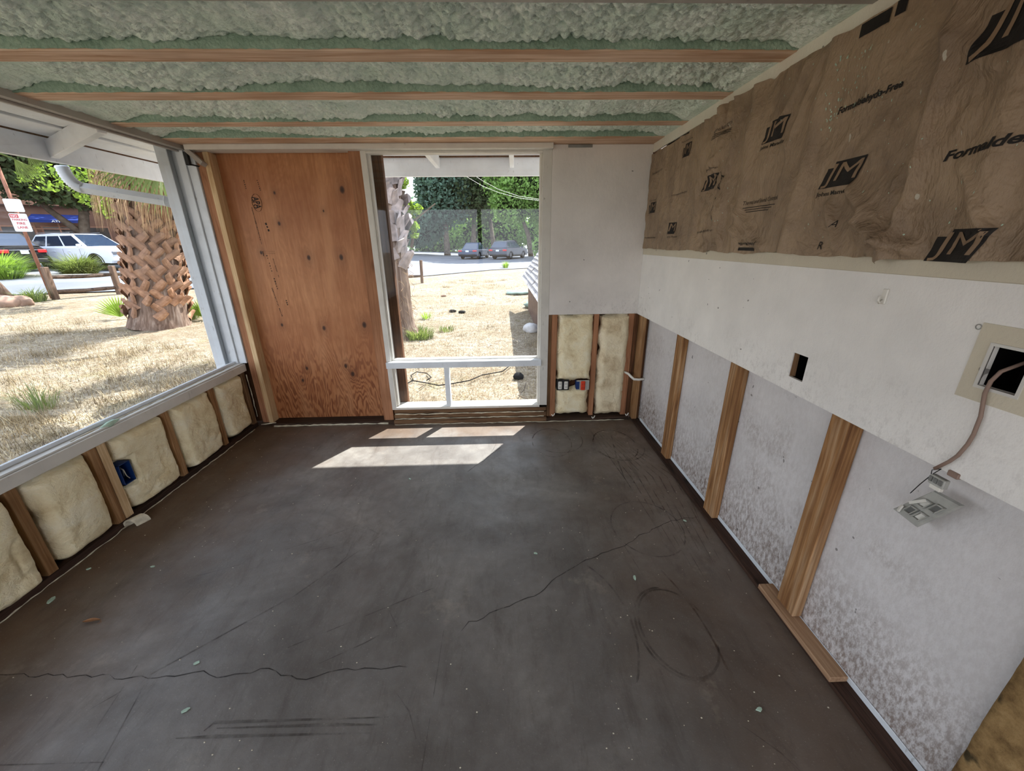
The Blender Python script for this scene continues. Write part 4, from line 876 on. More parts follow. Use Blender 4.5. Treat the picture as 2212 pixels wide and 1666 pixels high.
M['straw'] = plain('straw', srgb(186, 172, 142), .9, .1, 0, .25, 3); M['straw_dark'] = plain('brown_straw', srgb(150, 132, 102), .9, .1, 0, .3, 3)
def leafmat(name, c, tr=.45):
    k = N(name, .55, .3); oi = k.noise(1.1, None, 4, .7); cc = k.ramp(oi, [(.3, tuple(x*.55 for x in c[:3])+(1,)), (.5, c), (.75, tuple(min(1, x*1.35) for x in c[:3])+(1,))]); k.color(cc)
    tl = k.n('ShaderNodeBsdfTranslucent'); mx = k.n('ShaderNodeMixShader'); mx.inputs[0].default_value = tr; k.l(k.mix(1.0, cc, (1.25, 1.3, .8, 1), 'MULTIPLY'), tl.inputs[0]); k.l(k.b.outputs[0], mx.inputs[1]); k.l(tl.outputs[0], mx.inputs[2])
    out = [q for q in k.t.nodes if q.type == 'OUTPUT_MATERIAL'][0]; k.l(mx.outputs[0], out.inputs[0]); return k.m
M['grass'] = leafmat('bright_grass', srgb(132, 158, 66)); M['weed'] = leafmat('dull_weed', srgb(110, 122, 72)); M['fan'] = leafmat('palm_green', srgb(98, 112, 62), .45); M['syc'] = leafmat('sycamore_leaf', srgb(124, 148, 66), .5)
M['oak'] = leafmat('dark_tree_leaf', srgb(78, 94, 60), .25); M['green'] = leafmat('green_tree_leaf', srgb(132, 164, 92), .45); M['blueleaf'] = leafmat('blue_green_leaf', srgb(96, 122, 106), .35)
def reg_left(r, n):
    d_ = 2.3+11*r.rand(n)**1.4; t = r.rand(n)*1.25+.05; p = np.stack([-2.3-d_*np.cos(t), .5+d_*1.35*np.sin(t)], -1); return p[(p[:, 1] < 16) & (p[:, 0] < -2.5) & (p[:, 0]+1.79*p[:, 1] < 6.5+0*p[:, 0])]
def reg_back(r, n): return np.stack([-4.5+6.6*r.rand(n), 3.7+15*r.rand(n)**1.5], -1)
def tufts(reg, m_, rad):
    def f(r, n):
        c = reg(r, m_); i = r.randint(0, len(c), n); return c[i]+r.randn(n, 2)*rad
    return f
blades('dry_grass', 42000, reg_left, .03, .14, .0035, M['straw'], 'pale dry straw lying over the left yard', 1)
blades('dry_grass', 26000, tufts(reg_left, 260, .14), .05, .22, .003, M['straw_dark'], 'brown clumps of dead grass in the left yard', 2)
blades('dry_grass', 26000, reg_back, .02, .08, .0035, M['straw'], 'pale straw on the dirt outside the tall window', 3)
blades('dry_grass', 9000, tufts(reg_back, 120, .12), .03, .12, .003, M['straw_dark'], 'brown grass tufts on the dirt outside the tall window', 4)
def clump(lab, x, y, n, h0, h1, sp, mat, seed, w_=.006, cat='plant', name='weed', up=.7):
    r = np.random.RandomState(seed); a = r.rand(n)*6.283; rr_ = sp*np.sqrt(r.rand(n))*.5; L = h0+(h1-h0)*r.rand(n); ti = r.rand(n)*up
    z = G(x, y); b0 = np.stack([rr_*np.cos(a), rr_*np.sin(a), 0*a], -1); s_ = np.stack([-np.sin(a), np.cos(a), 0*a], -1)*w_
    mid = b0+np.stack([np.cos(a)*np.sin(ti)*L*.5, np.sin(a)*np.sin(ti)*L*.5, np.cos(ti)*L*.6], -1); tip = mid+np.stack([np.cos(a)*L*.55*np.sin(ti+.5), np.sin(a)*L*.55*np.sin(ti+.5), np.cos(ti+.7)*L*.4], -1)
    V = np.concatenate([np.stack([b0-s_, b0+s_, mid+s_, mid-s_], 1), np.stack([mid-s_, mid+s_, tip+s_*.1, tip-s_*.1], 1)], 0)
    root = tag(empty(name, (x, y, z)), lab, cat); o = tris('foliage', V, mat, root, 4); o['kind'] = 'stuff'; return root
p_ = gp(14, 604); clump('bright green fountain grass left of the sign post', p_.x, p_.y, 900, .7, 1.35, .9, M['grass'], 1, .012, name='fountain_grass', up=1.0)
p_ = gp(176, 594); clump('dark green clump of grass in front of the white car', p_.x, p_.y, 900, .6, 1.15, 1.1, M['weed'], 2, .014, name='fountain_grass', up=1.1)
p_ = gp(75, 652); clump('low green weed by the foot of the left fence post', p_.x, p_.y, 260, .15, .5, .5, M['weed'], 3, .008)
p_ = gp(90, 890); clump('scraggly weed with bare stems close to the left window', p_.x, p_.y, 130, .15, .42, .25, M['weed'], 4, .003)
p_ = gp(405, 690); clump('weedy clump at the right foot of the big palm', p_.x, p_.y, 200, .2, .5, .5, M['weed'], 5, .008)
p_ = gp(905, 730); clump('green weeds at the foot of the palm outside the tall window', p_.x, p_.y, 420, .08, .28, .55, M['weed'], 6, .006)
p_ = gp(922, 690); clump('small upright weed right of the palm outside the tall window', p_.x, p_.y, 60, .1, .25, .2, M['grass'], 7, .006)
p_ = gp(965, 715); clump('flat green weed on the dirt outside the tall window', p_.x, p_.y, 90, .05, .14, .35, M['weed'], 8, .006)
p_ = gp(1092, 580); clump('green weed before the dark parked cars', p_.x, p_.y, 80, .3, .6, .3, M['grass'], 9, .015)

# ================================================================== PALMS
def fan_leaf(q, o, dirv, up, L, n=22, spread=2.6, droop=.35, mi=0):
    dirv = Vector(dirv).normalized(); side = dirv.cross(Vector(up)).normalized(); up = side.cross(dirv)
    for i in range(n):
        a = -spread/2+spread*i/(n-1); d_ = dirv*math.cos(a)+side*math.sin(a); LL = L*(1-.12*abs(a)); w_ = side*math.cos(a)-dirv*math.sin(a); hw = LL*spread/(n-1)*.42
        p0 = Vector(o); p1 = p0+d_*LL*.55+up*(.02*L); p2 = p0+d_*LL-Vector((0, 0, 1))*LL*droop
        q.add([p0, p1-w_*hw*.55+up*.02*(-1)**i*L, p1+w_*hw*.55, p2], [(0, 1, 2), (1, 3, 2)], mi)
k = N('palm_boot', .85, .15); n1 = k.noise(8, None, 5, .6)
k.color(k.mix(k.ramp(k.noise(.9, k.coord(loc=(0, 0, 3)), 3), [(.4, BW(0)), (.65, BW(.6))]), k.ramp(n1, [(.3, srgb(122, 90, 70)), (.55, srgb(164, 126, 100)), (.75, srgb(194, 158, 130))]), srgb(128, 108, 96))); k.bump(n1, .4, .01); M['boot'] = k.m
M['fibre_bark'] = wood('grey_fibre_bark', srgb(132, 112, 98), srgb(84, 66, 56), 2, .35, srgb(154, 138, 126), .95)
def trunk_grid(rf, z0, z1, amp, seed, nx=64, nz_=120):
    t = np.linspace(0, 2*math.pi, nx+1)[:, None]*np.ones((1, nz_)); z = np.linspace(z0, z1, nz_)[None, :]*np.ones((nx+1, 1))
    r = rf(z)+amp*(fbm(np.cos(t)*4+9, np.sin(t)*4+z*5, seed)+.5*fbm(np.cos(t)*16+9, np.sin(t)*16+z*3, seed+1)); r[-1] = r[0]
    return np.stack([r*np.cos(t), r*np.sin(t), z], -1)
pb = gp(350, 712); PX, PYc = pb.x-.30, pb.y+.36; PZ = G(PX, PYc)
palm = tag(empty('palm_tree', (PX, PYc, PZ)), 'thick palm trunk covered with cut leaf bases outside the left window', 'palm tree')
LEAN = Matrix.Rotation(.17, 3, Vector((0, 0, 1)).cross(Vector((.75, .66, 0)))); palm.rotation_euler = LEAN.to_euler()
grid('trunk', trunk_grid(lambda z: .43+.10*np.exp(-z/.35)-.03*np.clip((z-1.2)/2, 0, 1), -.05, 4.8, .03, 2), M['fibre_bark'], palm)
def boot_mesh():
    q = MB(); pts = []                            # a cut stub: broad base tapering to a squared end that leans out
    L, W_, T = .25, .085, .045
    rows = [(0, W_*1.1, .0), (.35, W_, .02), (.75, W_*.85, .05), (1, W_*.72, .075)]
    for t, hw, out in rows:
        z = L*t
        pts += [(out, -hw, z), (out+T*(1-.3*t), -hw*.55, z+.01), (out+T*(1.25-.3*t), 0, z+.015), (out+T*(1-.3*t), hw*.55, z+.01), (out, hw, z)]
    f = []
    for i in range(3):
        for j in range(4): f.append((5*i+j, 5*i+j+1, 5*i+6+j, 5*i+5+j))
    f.append((15, 16, 17, 18, 19)); f += [(0, 5, 10, 15), ] ; q.add(pts, f); return q
bo = boot_mesh().build('leaf_base', M['boot'], None, bevel=0, fix=True); me_b = bo.data; bpy.data.objects.remove(bo)
rr = random.Random(8)
for row in range(19):
    z = .18+row*.15; n = 13; R0 = .40+.10*math.exp(-z/.35)-.03*min(1, max(0, (z-1.2)/2))
    for i in range(n):
        if z < .5 and rr.random() < .25: continue
        a = 2*math.pi*(i+.5*(row % 2))/n+rr.uniform(-.05, .05); o = bpy.data.objects.new('leaf_base', me_b); C.objects.link(o); o.parent = palm
        tw = (.8 if row % 2 else -.8)+rr.uniform(-.15, .15)
        o.matrix_local = Matrix.Translation((R0*math.cos(a), R0*math.sin(a), z+rr.uniform(-.02, .02))) @ Matrix.Rotation(a, 4, 'Z') @ Matrix.Rotation(tw, 4, 'X') @ Matrix.Rotation(rr.uniform(-.05, .12), 4, 'Y') @ Matrix.Diagonal((1, rr.uniform(.85, 1.05), rr.uniform(.9, 1.15), 1))
# skirt of dead hanging strands and green fans
q = MB(); M['strand'] = plain('dead_palm_strand', srgb(186, 156, 122), .9, .1, 0, .3, 4)
for i in range(700):
    a = rr.uniform(0, 6.283); r0 = rr.uniform(.46, .62); z0 = rr.uniform(2.6, 4.2); L = min(z0-1.75, rr.uniform(.8, 2.2)); r1 = r0+rr.uniform(0, .35)+.1*L; z1 = z0-L; r1 = min(r1, .78); w_ = rr.uniform(.003, .009)
    a2 = a+rr.uniform(-.25, .25); am = (a+a2)/2; p0, p1, p2 = Vector((r0*math.cos(a), r0*math.sin(a), z0)), Vector(((r1+.04)*math.cos(am), (r1+.04)*math.sin(am), (z0+z1)/2+.1)), Vector((r1*math.cos(a2), r1*math.sin(a2), z1))
    s_ = Vector((-math.sin(a), math.cos(a), 0))*w_; q.add([p0-s_, p0+s_, p1+s_, p1-s_, p2], [(0, 1, 2, 3), (3, 2, 4)])
o = q.build('dead_strands', M['strand'], palm, fix=False); o['kind'] = 'stuff'
for i in range(16):
    a = i*2*math.pi/16+rr.uniform(-.15, .15); z = rr.uniform(4.0, 4.9); r0 = .4; L = rr.uniform(1.0, 1.4); q = MB(); d_ = Vector((math.cos(a), math.sin(a), rr.uniform(-.25, .35)))
    st_ = Vector((r0*math.cos(a), r0*math.sin(a), z)); e = st_+d_*.45; q.bar(st_, e, .03, .02); fan_leaf(q, e, d_, (0, 0, 1), L, 26, 2.5, .18)
    q.build('palm_frond', M['fan'], palm, fix=False)
a = math.atan2(-(PYc)+2.0, -PX-2.3+0); 
for (px, py, L, sp_, zz_) in ((355, 385, 1.15, 2.3, 2.85), (300, 378, .9, 1.8, 3.0)):
    p0 = LEAN.inverted() @ (on(px, py, 1, PYc-.75)-Vector((PX, PYc, PZ))); q = MB(); fan_leaf(q, p0+Vector((-.1, .1, .35)), (.35, -.25, -.75), (.6, -.8, .2), L, 30, sp_, .05); q.bar((.1, -.3, 3.3), p0+Vector((-.1, .1, .35)), .03, .02); q.build('palm_frond', M['fan'], palm, fix=False)
for (px, py, seed, lab) in ((262, 690, 1, 'small palm sprout on the left of the big palm foot'), (440, 690, 2, 'bright palm sprout on the right of the big palm foot')):
    p_ = gp(px, py); root = tag(empty('palm_sprout', p_), lab, 'plant'); q = MB(); r2 = random.Random(seed)
    for i in range(5):
        a = r2.uniform(0, 6.28); fan_leaf(q, (0, 0, .05), (math.cos(a)*.5, math.sin(a)*.5, 1), (math.cos(a+1.5), math.sin(a+1.5), .1), r2.uniform(.35, .55), 12, 1.3, 0)
    q.build('blades', M['grass'], root, fix=False)
# second palm, outside the tall window
P2x, P2y = -2.0, 7.45; P2z = G(P2x, P2y)
palm2 = tag(empty('palm_tree', (P2x, P2y, P2z)), 'grey fibrous palm trunk outside the tall window', 'palm tree')
grid('trunk', trunk_grid(lambda z: .31+.16*np.exp(-z/.16), -.03, 4.9, .022, 12), M['fibre_bark'], palm2)
M['boot_grey'] = plain('grey_leaf_base', srgb(162, 150, 146), .9, .1, 0, .3, 5)
me_g = me_b.copy(); me_g.materials.clear(); me_g.materials.append(M['boot_grey'])
for row in range(16):
    z = 1.25+row*.15
    for i in range(9):
        a = 2*math.pi*(i+.5*(row % 2))/9+rr.uniform(-.15, .15); o = bpy.data.objects.new('leaf_base', me_g); C.objects.link(o); o.parent = palm2
        o.matrix_local = Matrix.Translation((.28*math.cos(a), .28*math.sin(a), z)) @ Matrix.Rotation(a, 4, 'Z') @ Matrix.Rotation(rr.uniform(-1.1, 1.1), 4, 'X') @ Matrix.Rotation(rr.uniform(-.1, .25), 4, 'Y') @ Matrix.Diagonal((1.2, rr.uniform(.9, 1.5), rr.uniform(.7, 1.3), 1))
for i in range(16):
    a = i*2*math.pi/16+rr.uniform(-.15, .15); q = MB(); d_ = Vector((math.cos(a), math.sin(a), rr.uniform(-.2, .6))); e = Vector((.25*math.cos(a), .25*math.sin(a), rr.uniform(4.3, 5.2)))
    q.bar(e, e+d_*.5, .03, .02); fan_leaf(q, e+d_*.5, d_, (0, 0, 1), rr.uniform(1.0, 1.35), 24, 2.5, .2); q.build('palm_frond', M['fan'], palm2, fix=False)
q = MB()
for i in range(260):
    a = rr.uniform(0, 6.283); z0 = rr.uniform(.1, 1.6); L = rr.uniform(.08, .3); r0 = .32+.16*math.exp(-z0/.16)
    p0 = Vector((r0*math.cos(a), r0*math.sin(a), z0)); p1 = p0+Vector((rr.uniform(-.06, .06), rr.uniform(-.06, .06), -L*.4))+Vector((math.cos(a), math.sin(a), 0))*.05; p2 = p0+Vector((rr.uniform(-.1, .1), rr.uniform(-.1, .1), -L)); s_ = Vector((0, 0, .004))
    q.add([p0-s_, p0+s_, p1+s_, p1-s_, p2], [(0, 1, 2, 3), (3, 2, 4)])
o = q.build('loose_fibres', M['strand'], palm2, fix=False); o['kind'] = 'stuff'

# ================================================================== TREES
def leaves(n, blobs, size, seed, hang=0.0):
    r = np.random.RandomState(seed); B = np.array(blobs, float); wgt = (B[:, 3]*B[:, 4]*B[:, 5])**(2/3); i = r.choice(len(B), n, p=wgt/wgt.sum())
    d_ = r.randn(n, 3); d_ /= np.linalg.norm(d_, axis=1)[:, None]; rad = (.55+.5*r.rand(n)**.6)[:, None]
    lump_ = 1+.28*fbm(d_[:, 0]*3+i*7, d_[:, 1]*3+d_[:, 2]*2.3, seed, 3)[:, None]
    c = B[i, :3]+d_*B[i, 3:6]*rad*lump_
    a = r.randn(n, 3); a /= np.linalg.norm(a, axis=1)[:, None]; b_ = np.cross(a, r.randn(n, 3)); b_ /= np.linalg.norm(b_, axis=1)[:, None]
    s_ = size*(.6+.8*r.rand(n))[:, None]; a = a*s_; b_ = b_*s_*.6
    return np.stack([c-a, c+b_*.8-a*.1, c+a, c-b_], 1)
def tree(lab, x, y, trunk, blobs, nleaf, size, mat, seed, name='tree', inner=True, group=None):
    z = G(x, y); root = tag(empty(name, (x, y, z)), lab, 'tree', group)
    q = MB()
    for (pts, r0, r1) in trunk: q.tube(pts, [r0+(r1-r0)*i/(len(pts)-1) for i in range(len(pts))], 8)
    q.build('trunk', M['tree_bark'], root, smooth=True)
    if inner:
        q = MB()
        for bl in blobs:
            for i in range(5):
                for j in range(8): pass
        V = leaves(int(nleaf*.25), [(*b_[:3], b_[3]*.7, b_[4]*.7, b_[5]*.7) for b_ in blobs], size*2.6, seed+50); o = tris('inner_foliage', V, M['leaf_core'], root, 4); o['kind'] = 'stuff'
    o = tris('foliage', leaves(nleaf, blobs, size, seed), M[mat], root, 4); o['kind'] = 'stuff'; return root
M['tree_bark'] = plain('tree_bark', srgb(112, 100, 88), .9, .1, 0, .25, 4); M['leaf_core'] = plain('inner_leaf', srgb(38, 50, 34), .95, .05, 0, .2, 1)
# left view
p_ = gp(130, 560)
tree('tree with pale trunk and dark crown behind the white car', -24.6, 25.4, [([(0, 0, 0), (-.2, .3, 1.8), (.4, .2, 3.2), (1.2, .6, 4.6)], .32, .14), ([(-.2, .3, 1.6), (-1.0, -.4, 3.0), (-1.8, -.6, 4.4)], .2, .1)], [(-.5, .3, 5.6, 4.0, 3.6, 2.3), (3.2, 2.8, 4.9, 2.8, 2.8, 2.2), (-3.5, -2.5, 5.6, 3.0, 3.0, 2.0), (1.0, .8, 4.3, 2.2, 2.2, 1.3), (5.2, 5.2, 4.6, 2.4, 2.4, 2.0)], 34000, .15, 'oak', 1)
tree('bushy tree at the far left edge', -27.5, 18.5, [([(0, 0, 0), (0, 0, 4)], .25, .15)], [(0, 0, 5.6, 3.5, 3.5, 2.6), (-1, 3.5, 6.5, 3.5, 3.5, 2.6)], 14000, .16, 'blueleaf', 2)
tree('tall dark tree filling the gap above the left building', -36, 37, [([(0, 0, 0), (0, 0, 6)], .4, .25)], [(0, 0, 9, 6, 6, 5), (7, 7, 8, 6, 6, 4.5), (-8, -5, 8.5, 6, 6, 5)], 22000, .26, 'blueleaf', 3)
tree('dark tree behind the big palm', -20.5, 28.5, [([(0, 0, 0), (0, 0, 4)], .3, .2)], [(0, 0, 4.8, 3.4, 3.4, 2.6), (3.5, 3, 5.0, 4, 4, 2.8)], 18000, .18, 'oak', 4)
syc = [tuple(on(px, py, 0, X))+(r_, r_, r_*.7) for (px, py, X, r_) in ((225, 425, -10.6, .55), (245, 455, -10.6, .35), (195, 410, -10.6, .4), (100, 385, -11.5, .45), (235, 375, -10.6, .5), (180, 375, -10.8, .35))]
zb = G(-11, 10.5)
tree('sycamore with bright sunlit leaves left of the big palm', -11.6, 13.8, [([(0, 0, 0), (.0, .2, 2.5), (.2, -.5, 3.8), (.8, -1.8, 4.2)], .12, .04)], [(a+11.6, b_-13.8, c-G(-11.6, 13.8), d_, e, f) for a, b_, c, d_, e, f in syc]+[(.3, -.6, 5.2, 1.6, 1.6, 1.0)], 2600, .06, 'syc', 5, inner=False)
# near frond tips over the top left corner
q = MB(); root = tag(empty('palm_tree', (-7.9, 5.6, G(-7.9, 5.6))), 'green palm leaf tips hanging at the upper left corner', 'palm tree')
MB().tube([(-1.6, -.6, 0), (-1.6, -.6, 4.4)], [.25, .2], 10).build('trunk', M['fibre_bark'], root, smooth=True)
for j, (px, py) in enumerate(((30, 368), (58, 356))):
    p0 = on(px, py-25, 0, -7.9)-Vector((-7.9, 5.6, G(-7.9, 5.6))); q = MB(); fan_leaf(q, p0, (.25, .35, -.9), (1, -.6, 0), .42 if j < 1 else .3, 14, 1.2, .05); q.bar((-1.6, -.6, 4.2), p0, .03, .02); q.build('palm_frond', M['fan'], root, fix=False)
# back view tree line
tree('dark blue-green tree beyond the lot, left of the tall window view', -6.2, 49, [([(0, 0, 0), (0, 0, 5)], .4, .2)], [(0, 0, 7.5, 3.4, 3.4, 4.5), (-3.6, 1, 3.4, 4, 3, 2.3), (.6, 0, 13, 4, 4, 4)], 26000, .2, 'blueleaf', 6)
tree('tall shaded tree in the middle of the tall window view', -3.2, 50, [([(0, 0, 0), (.3, 0, 5)], .35, .2), ([(2.6, 0, 0), (2.2, 0, 4)], .3, .2)], [(0, 0, 8.5, 4.6, 4, 5), (2.5, 0, 13, 5, 4, 5), (-1.2, 1, 13, 4, 4, 4)], 26000, .2, 'oak', 7)
tree('bright green tree arching over the dark cars', 3.4, 44, [([(0, 0, 0), (-.3, 0, 2.2), (-1.2, 0, 4.4)], .3, .15), ([(1.4, .5, 0), (1.2, 0, 3), (1.5, 0, 5)], .2, .1)], [(0, 0, 7.6, 4.5, 3.5, 3.4), (-1.8, -.5, 5.4, 2.4, 2, 2), (2.4, 0, 5, 2.6, 2.4, 3.2), (.5, 0, 12, 4.5, 3.5, 3.5), (3, 0, 9, 3, 3, 4)], 34000, .17, 'green', 8)
tree('low green bushes at the right edge of the lot', 5.6, 36, [([(0, 0, 0), (0, 0, 2)], .1, .06)], [(0, 0, 2.2, 2.0, 1.6, 2.4), (-1.4, 1, 1.2, 1.2, 1.0, 1.1), (1.5, -1, 4, 2, 2, 3)], 12000, .12, 'green', 9)
tree('low bushes under the trees behind the dark cars', -1, 60, [([(0, 0, 0), (0, 0, 1)], .1, .06)], [(0, 0, 2.5, 6, 2, 3.2), (-8, 2, 2.6, 6, 2, 3.2), (9, 0, 3, 5, 2, 3.6)], 14000, .22, 'green', 10)
tree('distant line of dark trees beyond the car park', -30, 120, [([(0, 0, 0), (0, 0, 5)], .4, .2)], [(-18, 0, 5, 14, 5, 5.5), (2, 2, 6, 12, 5, 6), (22, 0, 7, 12, 5, 8), (-50, -10, 8, 20, 6, 8)], 26000, .5, 'blueleaf', 11)
q = MB(); root = tag(empty('tree', (-1.3, 7.9, G(-1.3, 7.9))), 'leafy green shoots growing from the right side of the grey palm', 'tree')
q.tube([(-.35, -.1, 1.6), (-.25, 0, 2.1), (.15, -.1, 2.35)], [.03, .02, .01], 6).build('branch', M['tree_bark'], root, smooth=True)
bl = [tuple(on(px, py, 1, 7.7)-Vector((-1.3, 7.9, G(-1.3, 7.9))))+(r_, r_, r_*.8) for px, py, r_ in ((880, 445, .13), (902, 452, .10), (890, 490, .11), (895, 510, .07), (868, 395, .12), (885, 470, .08))]
o = tris('foliage', leaves(420, bl, .045, 5), M['syc'], root, 4); o['kind'] = 'stuff'

# ================================================================== FENCES
def rail_fence(root_loc, posts, heights, lab, rails, r_=.075):
    root = tag(empty('split_rail_fence', root_loc), lab, 'fence'); R0 = Vector(root_loc)
    for (x, y), h_ in zip(posts, heights):
        z = G(x, y); p = Vector((x, y, z))-R0; rr = random.Random(x)
        q = MB(); pr_ = [(-r_, -r_*.8), (r_*.9, -r_), (r_, r_*.7), (-r_*.7, r_)]; q.prism(pr_, -.05, h_, lambda u, v, w_: (u+.03*w_, v, w_)); o = q.build('post', M['fence'], root, bevel=.012); o.location = p
    for i, (zz1) in rails:
        a, b_ = posts[i], posts[i+1]; A0 = Vector((a[0], a[1], G(*a)+zz1))-R0; B0 = Vector((b_[0], b_[1], G(*b_)+zz1))-R0; mid = (A0+B0)/2; mid.z -= .02
        q = MB(); q.tube([A0, (A0+mid)/2, mid, (mid+B0)/2, B0], [.05, .062, .056, .064, .05], 6); q.build('rail', M['rail'], root)
P1f, P2f = (-12.85, 11.8), (-12.12, 13.0); dx, dy = P2f[0]-P1f[0], P2f[1]-P1f[1]
posts = [P1f, P2f, (P2f[0]+dx*1.1, P2f[1]+dy*1.1), (P2f[0]+dx*2.9, P2f[1]+dy*2.9)]
rail_fence((P1f[0], P1f[1], G(*P1f)), posts, [.90, .88, .86, .9], 'weathered split rail fence between the yard and the lane', [(0, .62), (0, .22), (1, .62), (1, .24), (2, .6), (2, .24)])
b0 = gp(912, 612); c0 = gp(850, 618)
posts = [(b0.x-3.6, b0.y-.6), (b0.x-1.7, b0.y-.3), (b0.x, b0.y)]
rail_fence((b0.x, b0.y, b0.z), posts, [.85, .85, .95], 'short rail fence end post beyond the grey palm', [(0, .3), (1, .3)], .06)
# sign
sp_ = Vector((-13.15, 11.98, 0)); sp_.z = G(sp_.x, sp_.y)
sg = tag(empty('parking_sign', sp_, math.radians(48)), 'rusty post with two white signs, the lower reading NO PARKING FIRE LANE', 'sign')
M['rust'] = plain('rusty_brown_post', srgb(138, 96, 80), .8, .2); M['sign_w'] = plain('white_sign_face', srgb(220, 224, 232), .4, .4, 0, .05); M['sign_r'] = plain('red_sign_print', srgb(190, 70, 76), .5, .3, 0, .05)
MB().tube([(0, 0, -.05), (0, 0, 4.1)], .042, 10).build('pole', M['rust'], sg, smooth=True)
def plate(name, z0, z1, hw, par):
    q = MB(); r_ = .03; P = []
    for cx, cz, a0 in ((hw-r_, z1-r_, 0), (-hw+r_, z1-r_, 90), (-hw+r_, z0+r_, 180), (hw-r_, z0+r_, 270)):
        for k_ in range(4): t = math.radians(a0+k_*30); P.append((cx+r_*math.cos(t), cz+r_*math.sin(t)))
    q.prism(P, -.055, -.048, lambda u, v, w_: (u, w_, v)); return q.build(name, M['sign_w'], par)
pz = G(sp_.x, sp_.y); plate('sign_plate', 2.48-pz, 2.80-pz, .16, sg); low = plate('sign_plate', 1.98-pz, 2.44-pz, .16, sg)
o = MB().box(-.15, .0, -.0565, -.0552, 2.33-pz, 2.42-pz).build('sign_print', M['sign_r'], low, fix=False)
for t, z, w_, h_, mt, xx in (('NO', 2.375, .11, .06, 'sign_w', -.075), ('PARKING', 2.285, .26, .05, 'sign_r', 0), ('FIRE', 2.19, .15, .06, 'sign_r', 0), ('LANE', 2.09, .18, .06, 'sign_r', 0)):
    lettering('sign_print', t, M[mt], lambda u, v, z=z, xx=xx: (u+xx, -.058, v+z-pz), w_=w_, h_=h_, bold=.02, parent=low)

# ================================================================== CARS
M['tyre'] = plain('tyre', srgb(24, 24, 26), .85, .1); M['alloy'] = plain('alloy_rim', srgb(110, 112, 118), .35, .5, .6); M['trim_black'] = plain('black_trim', srgb(26, 27, 30), .5, .3)
M['taillight'] = plain('red_lamp', srgb(190, 30, 28), .25, .5, 0, .05); M['lamp_clear'] = plain('clear_lamp', srgb(120, 124, 132), .15, .6, .2, .1, 30); M['plate_w'] = plain('licence_plate', srgb(214, 222, 236), .5, .3, 0, .06)
def paint(name, c, r=.32):
    k = N(name, r, .3); k.color(c)
    if 'Coat Weight' in k.b.inputs: k.b.inputs['Coat Weight'].default_value = 0.0 if sum(c[:3]) < .4 else .2
    if sum(c[:3]) < .05: k.b.inputs['Roughness'].default_value = .6; k.b.inputs['Specular IOR Level'].default_value = .12; k.b.inputs['Coat Roughness'].default_value = .08
    return k.m
M['car_white'] = paint('white_car_paint', srgb(226, 230, 240)); M['car_black'] = paint('black_car_paint', srgb(10, 12, 16)); M['car_grey'] = paint('dark_grey_car_paint', srgb(62, 66, 78)); M['car_blue'] = paint('dark_blue_car_paint', srgb(44, 58, 84)); M['car_silver'] = paint('silver_car_paint', srgb(170, 176, 188))
kg = N('car_glass', .06, .6); kg.color(srgb(40, 52, 70)); M['car_glass'] = kg.m
def wheel(root, x, y, side, R_=.37):
    wz = empty('wheel', (x, y, R_)); wz.parent = root
    q = MB(); prof = [(R_*.64, .10), (R_*.92, .115), (R_, .07), (R_, -.07), (R_*.92, -.115), (R_*.64, -.10)]; n = 26; v, f = [], []
    for i in range(n):
        a = 2*math.pi*i/n; v += [(r_*math.cos(a), w_, r_*math.sin(a)) for r_, w_ in prof]
        for j in range(len(prof)-1): f.append((i*6+j, i*6+j+1, ((i+1) % n)*6+j+1, ((i+1) % n)*6+j))
    q.add(v, f); q.build('tyre', M['tyre'], wz, smooth=False)
    q = MB(); s_ = side*.085
    for k_ in range(10):
        a = 2*math.pi*k_/10; q.bar((0, s_, 0), (R_*.64*math.cos(a), s_*.9, R_*.64*math.sin(a)), .045, .03, (0, 1, 0))
    q.prism([(R_*.14*math.cos(t), R_*.14*math.sin(t)) for t in np.linspace(0, 2*math.pi, 11)[:-1]], s_*.8, s_*1.2, lambda u, v, w_: (u, w_, v)); q.prism([(R_*.66*math.cos(t), R_*.66*math.sin(t)) for t in np.linspace(0, 2*math.pi, 25)[:-1]], -s_*.3, s_*.3, lambda u, v, w_: (u, w_, v)); q.build('rim', M['alloy'], wz)
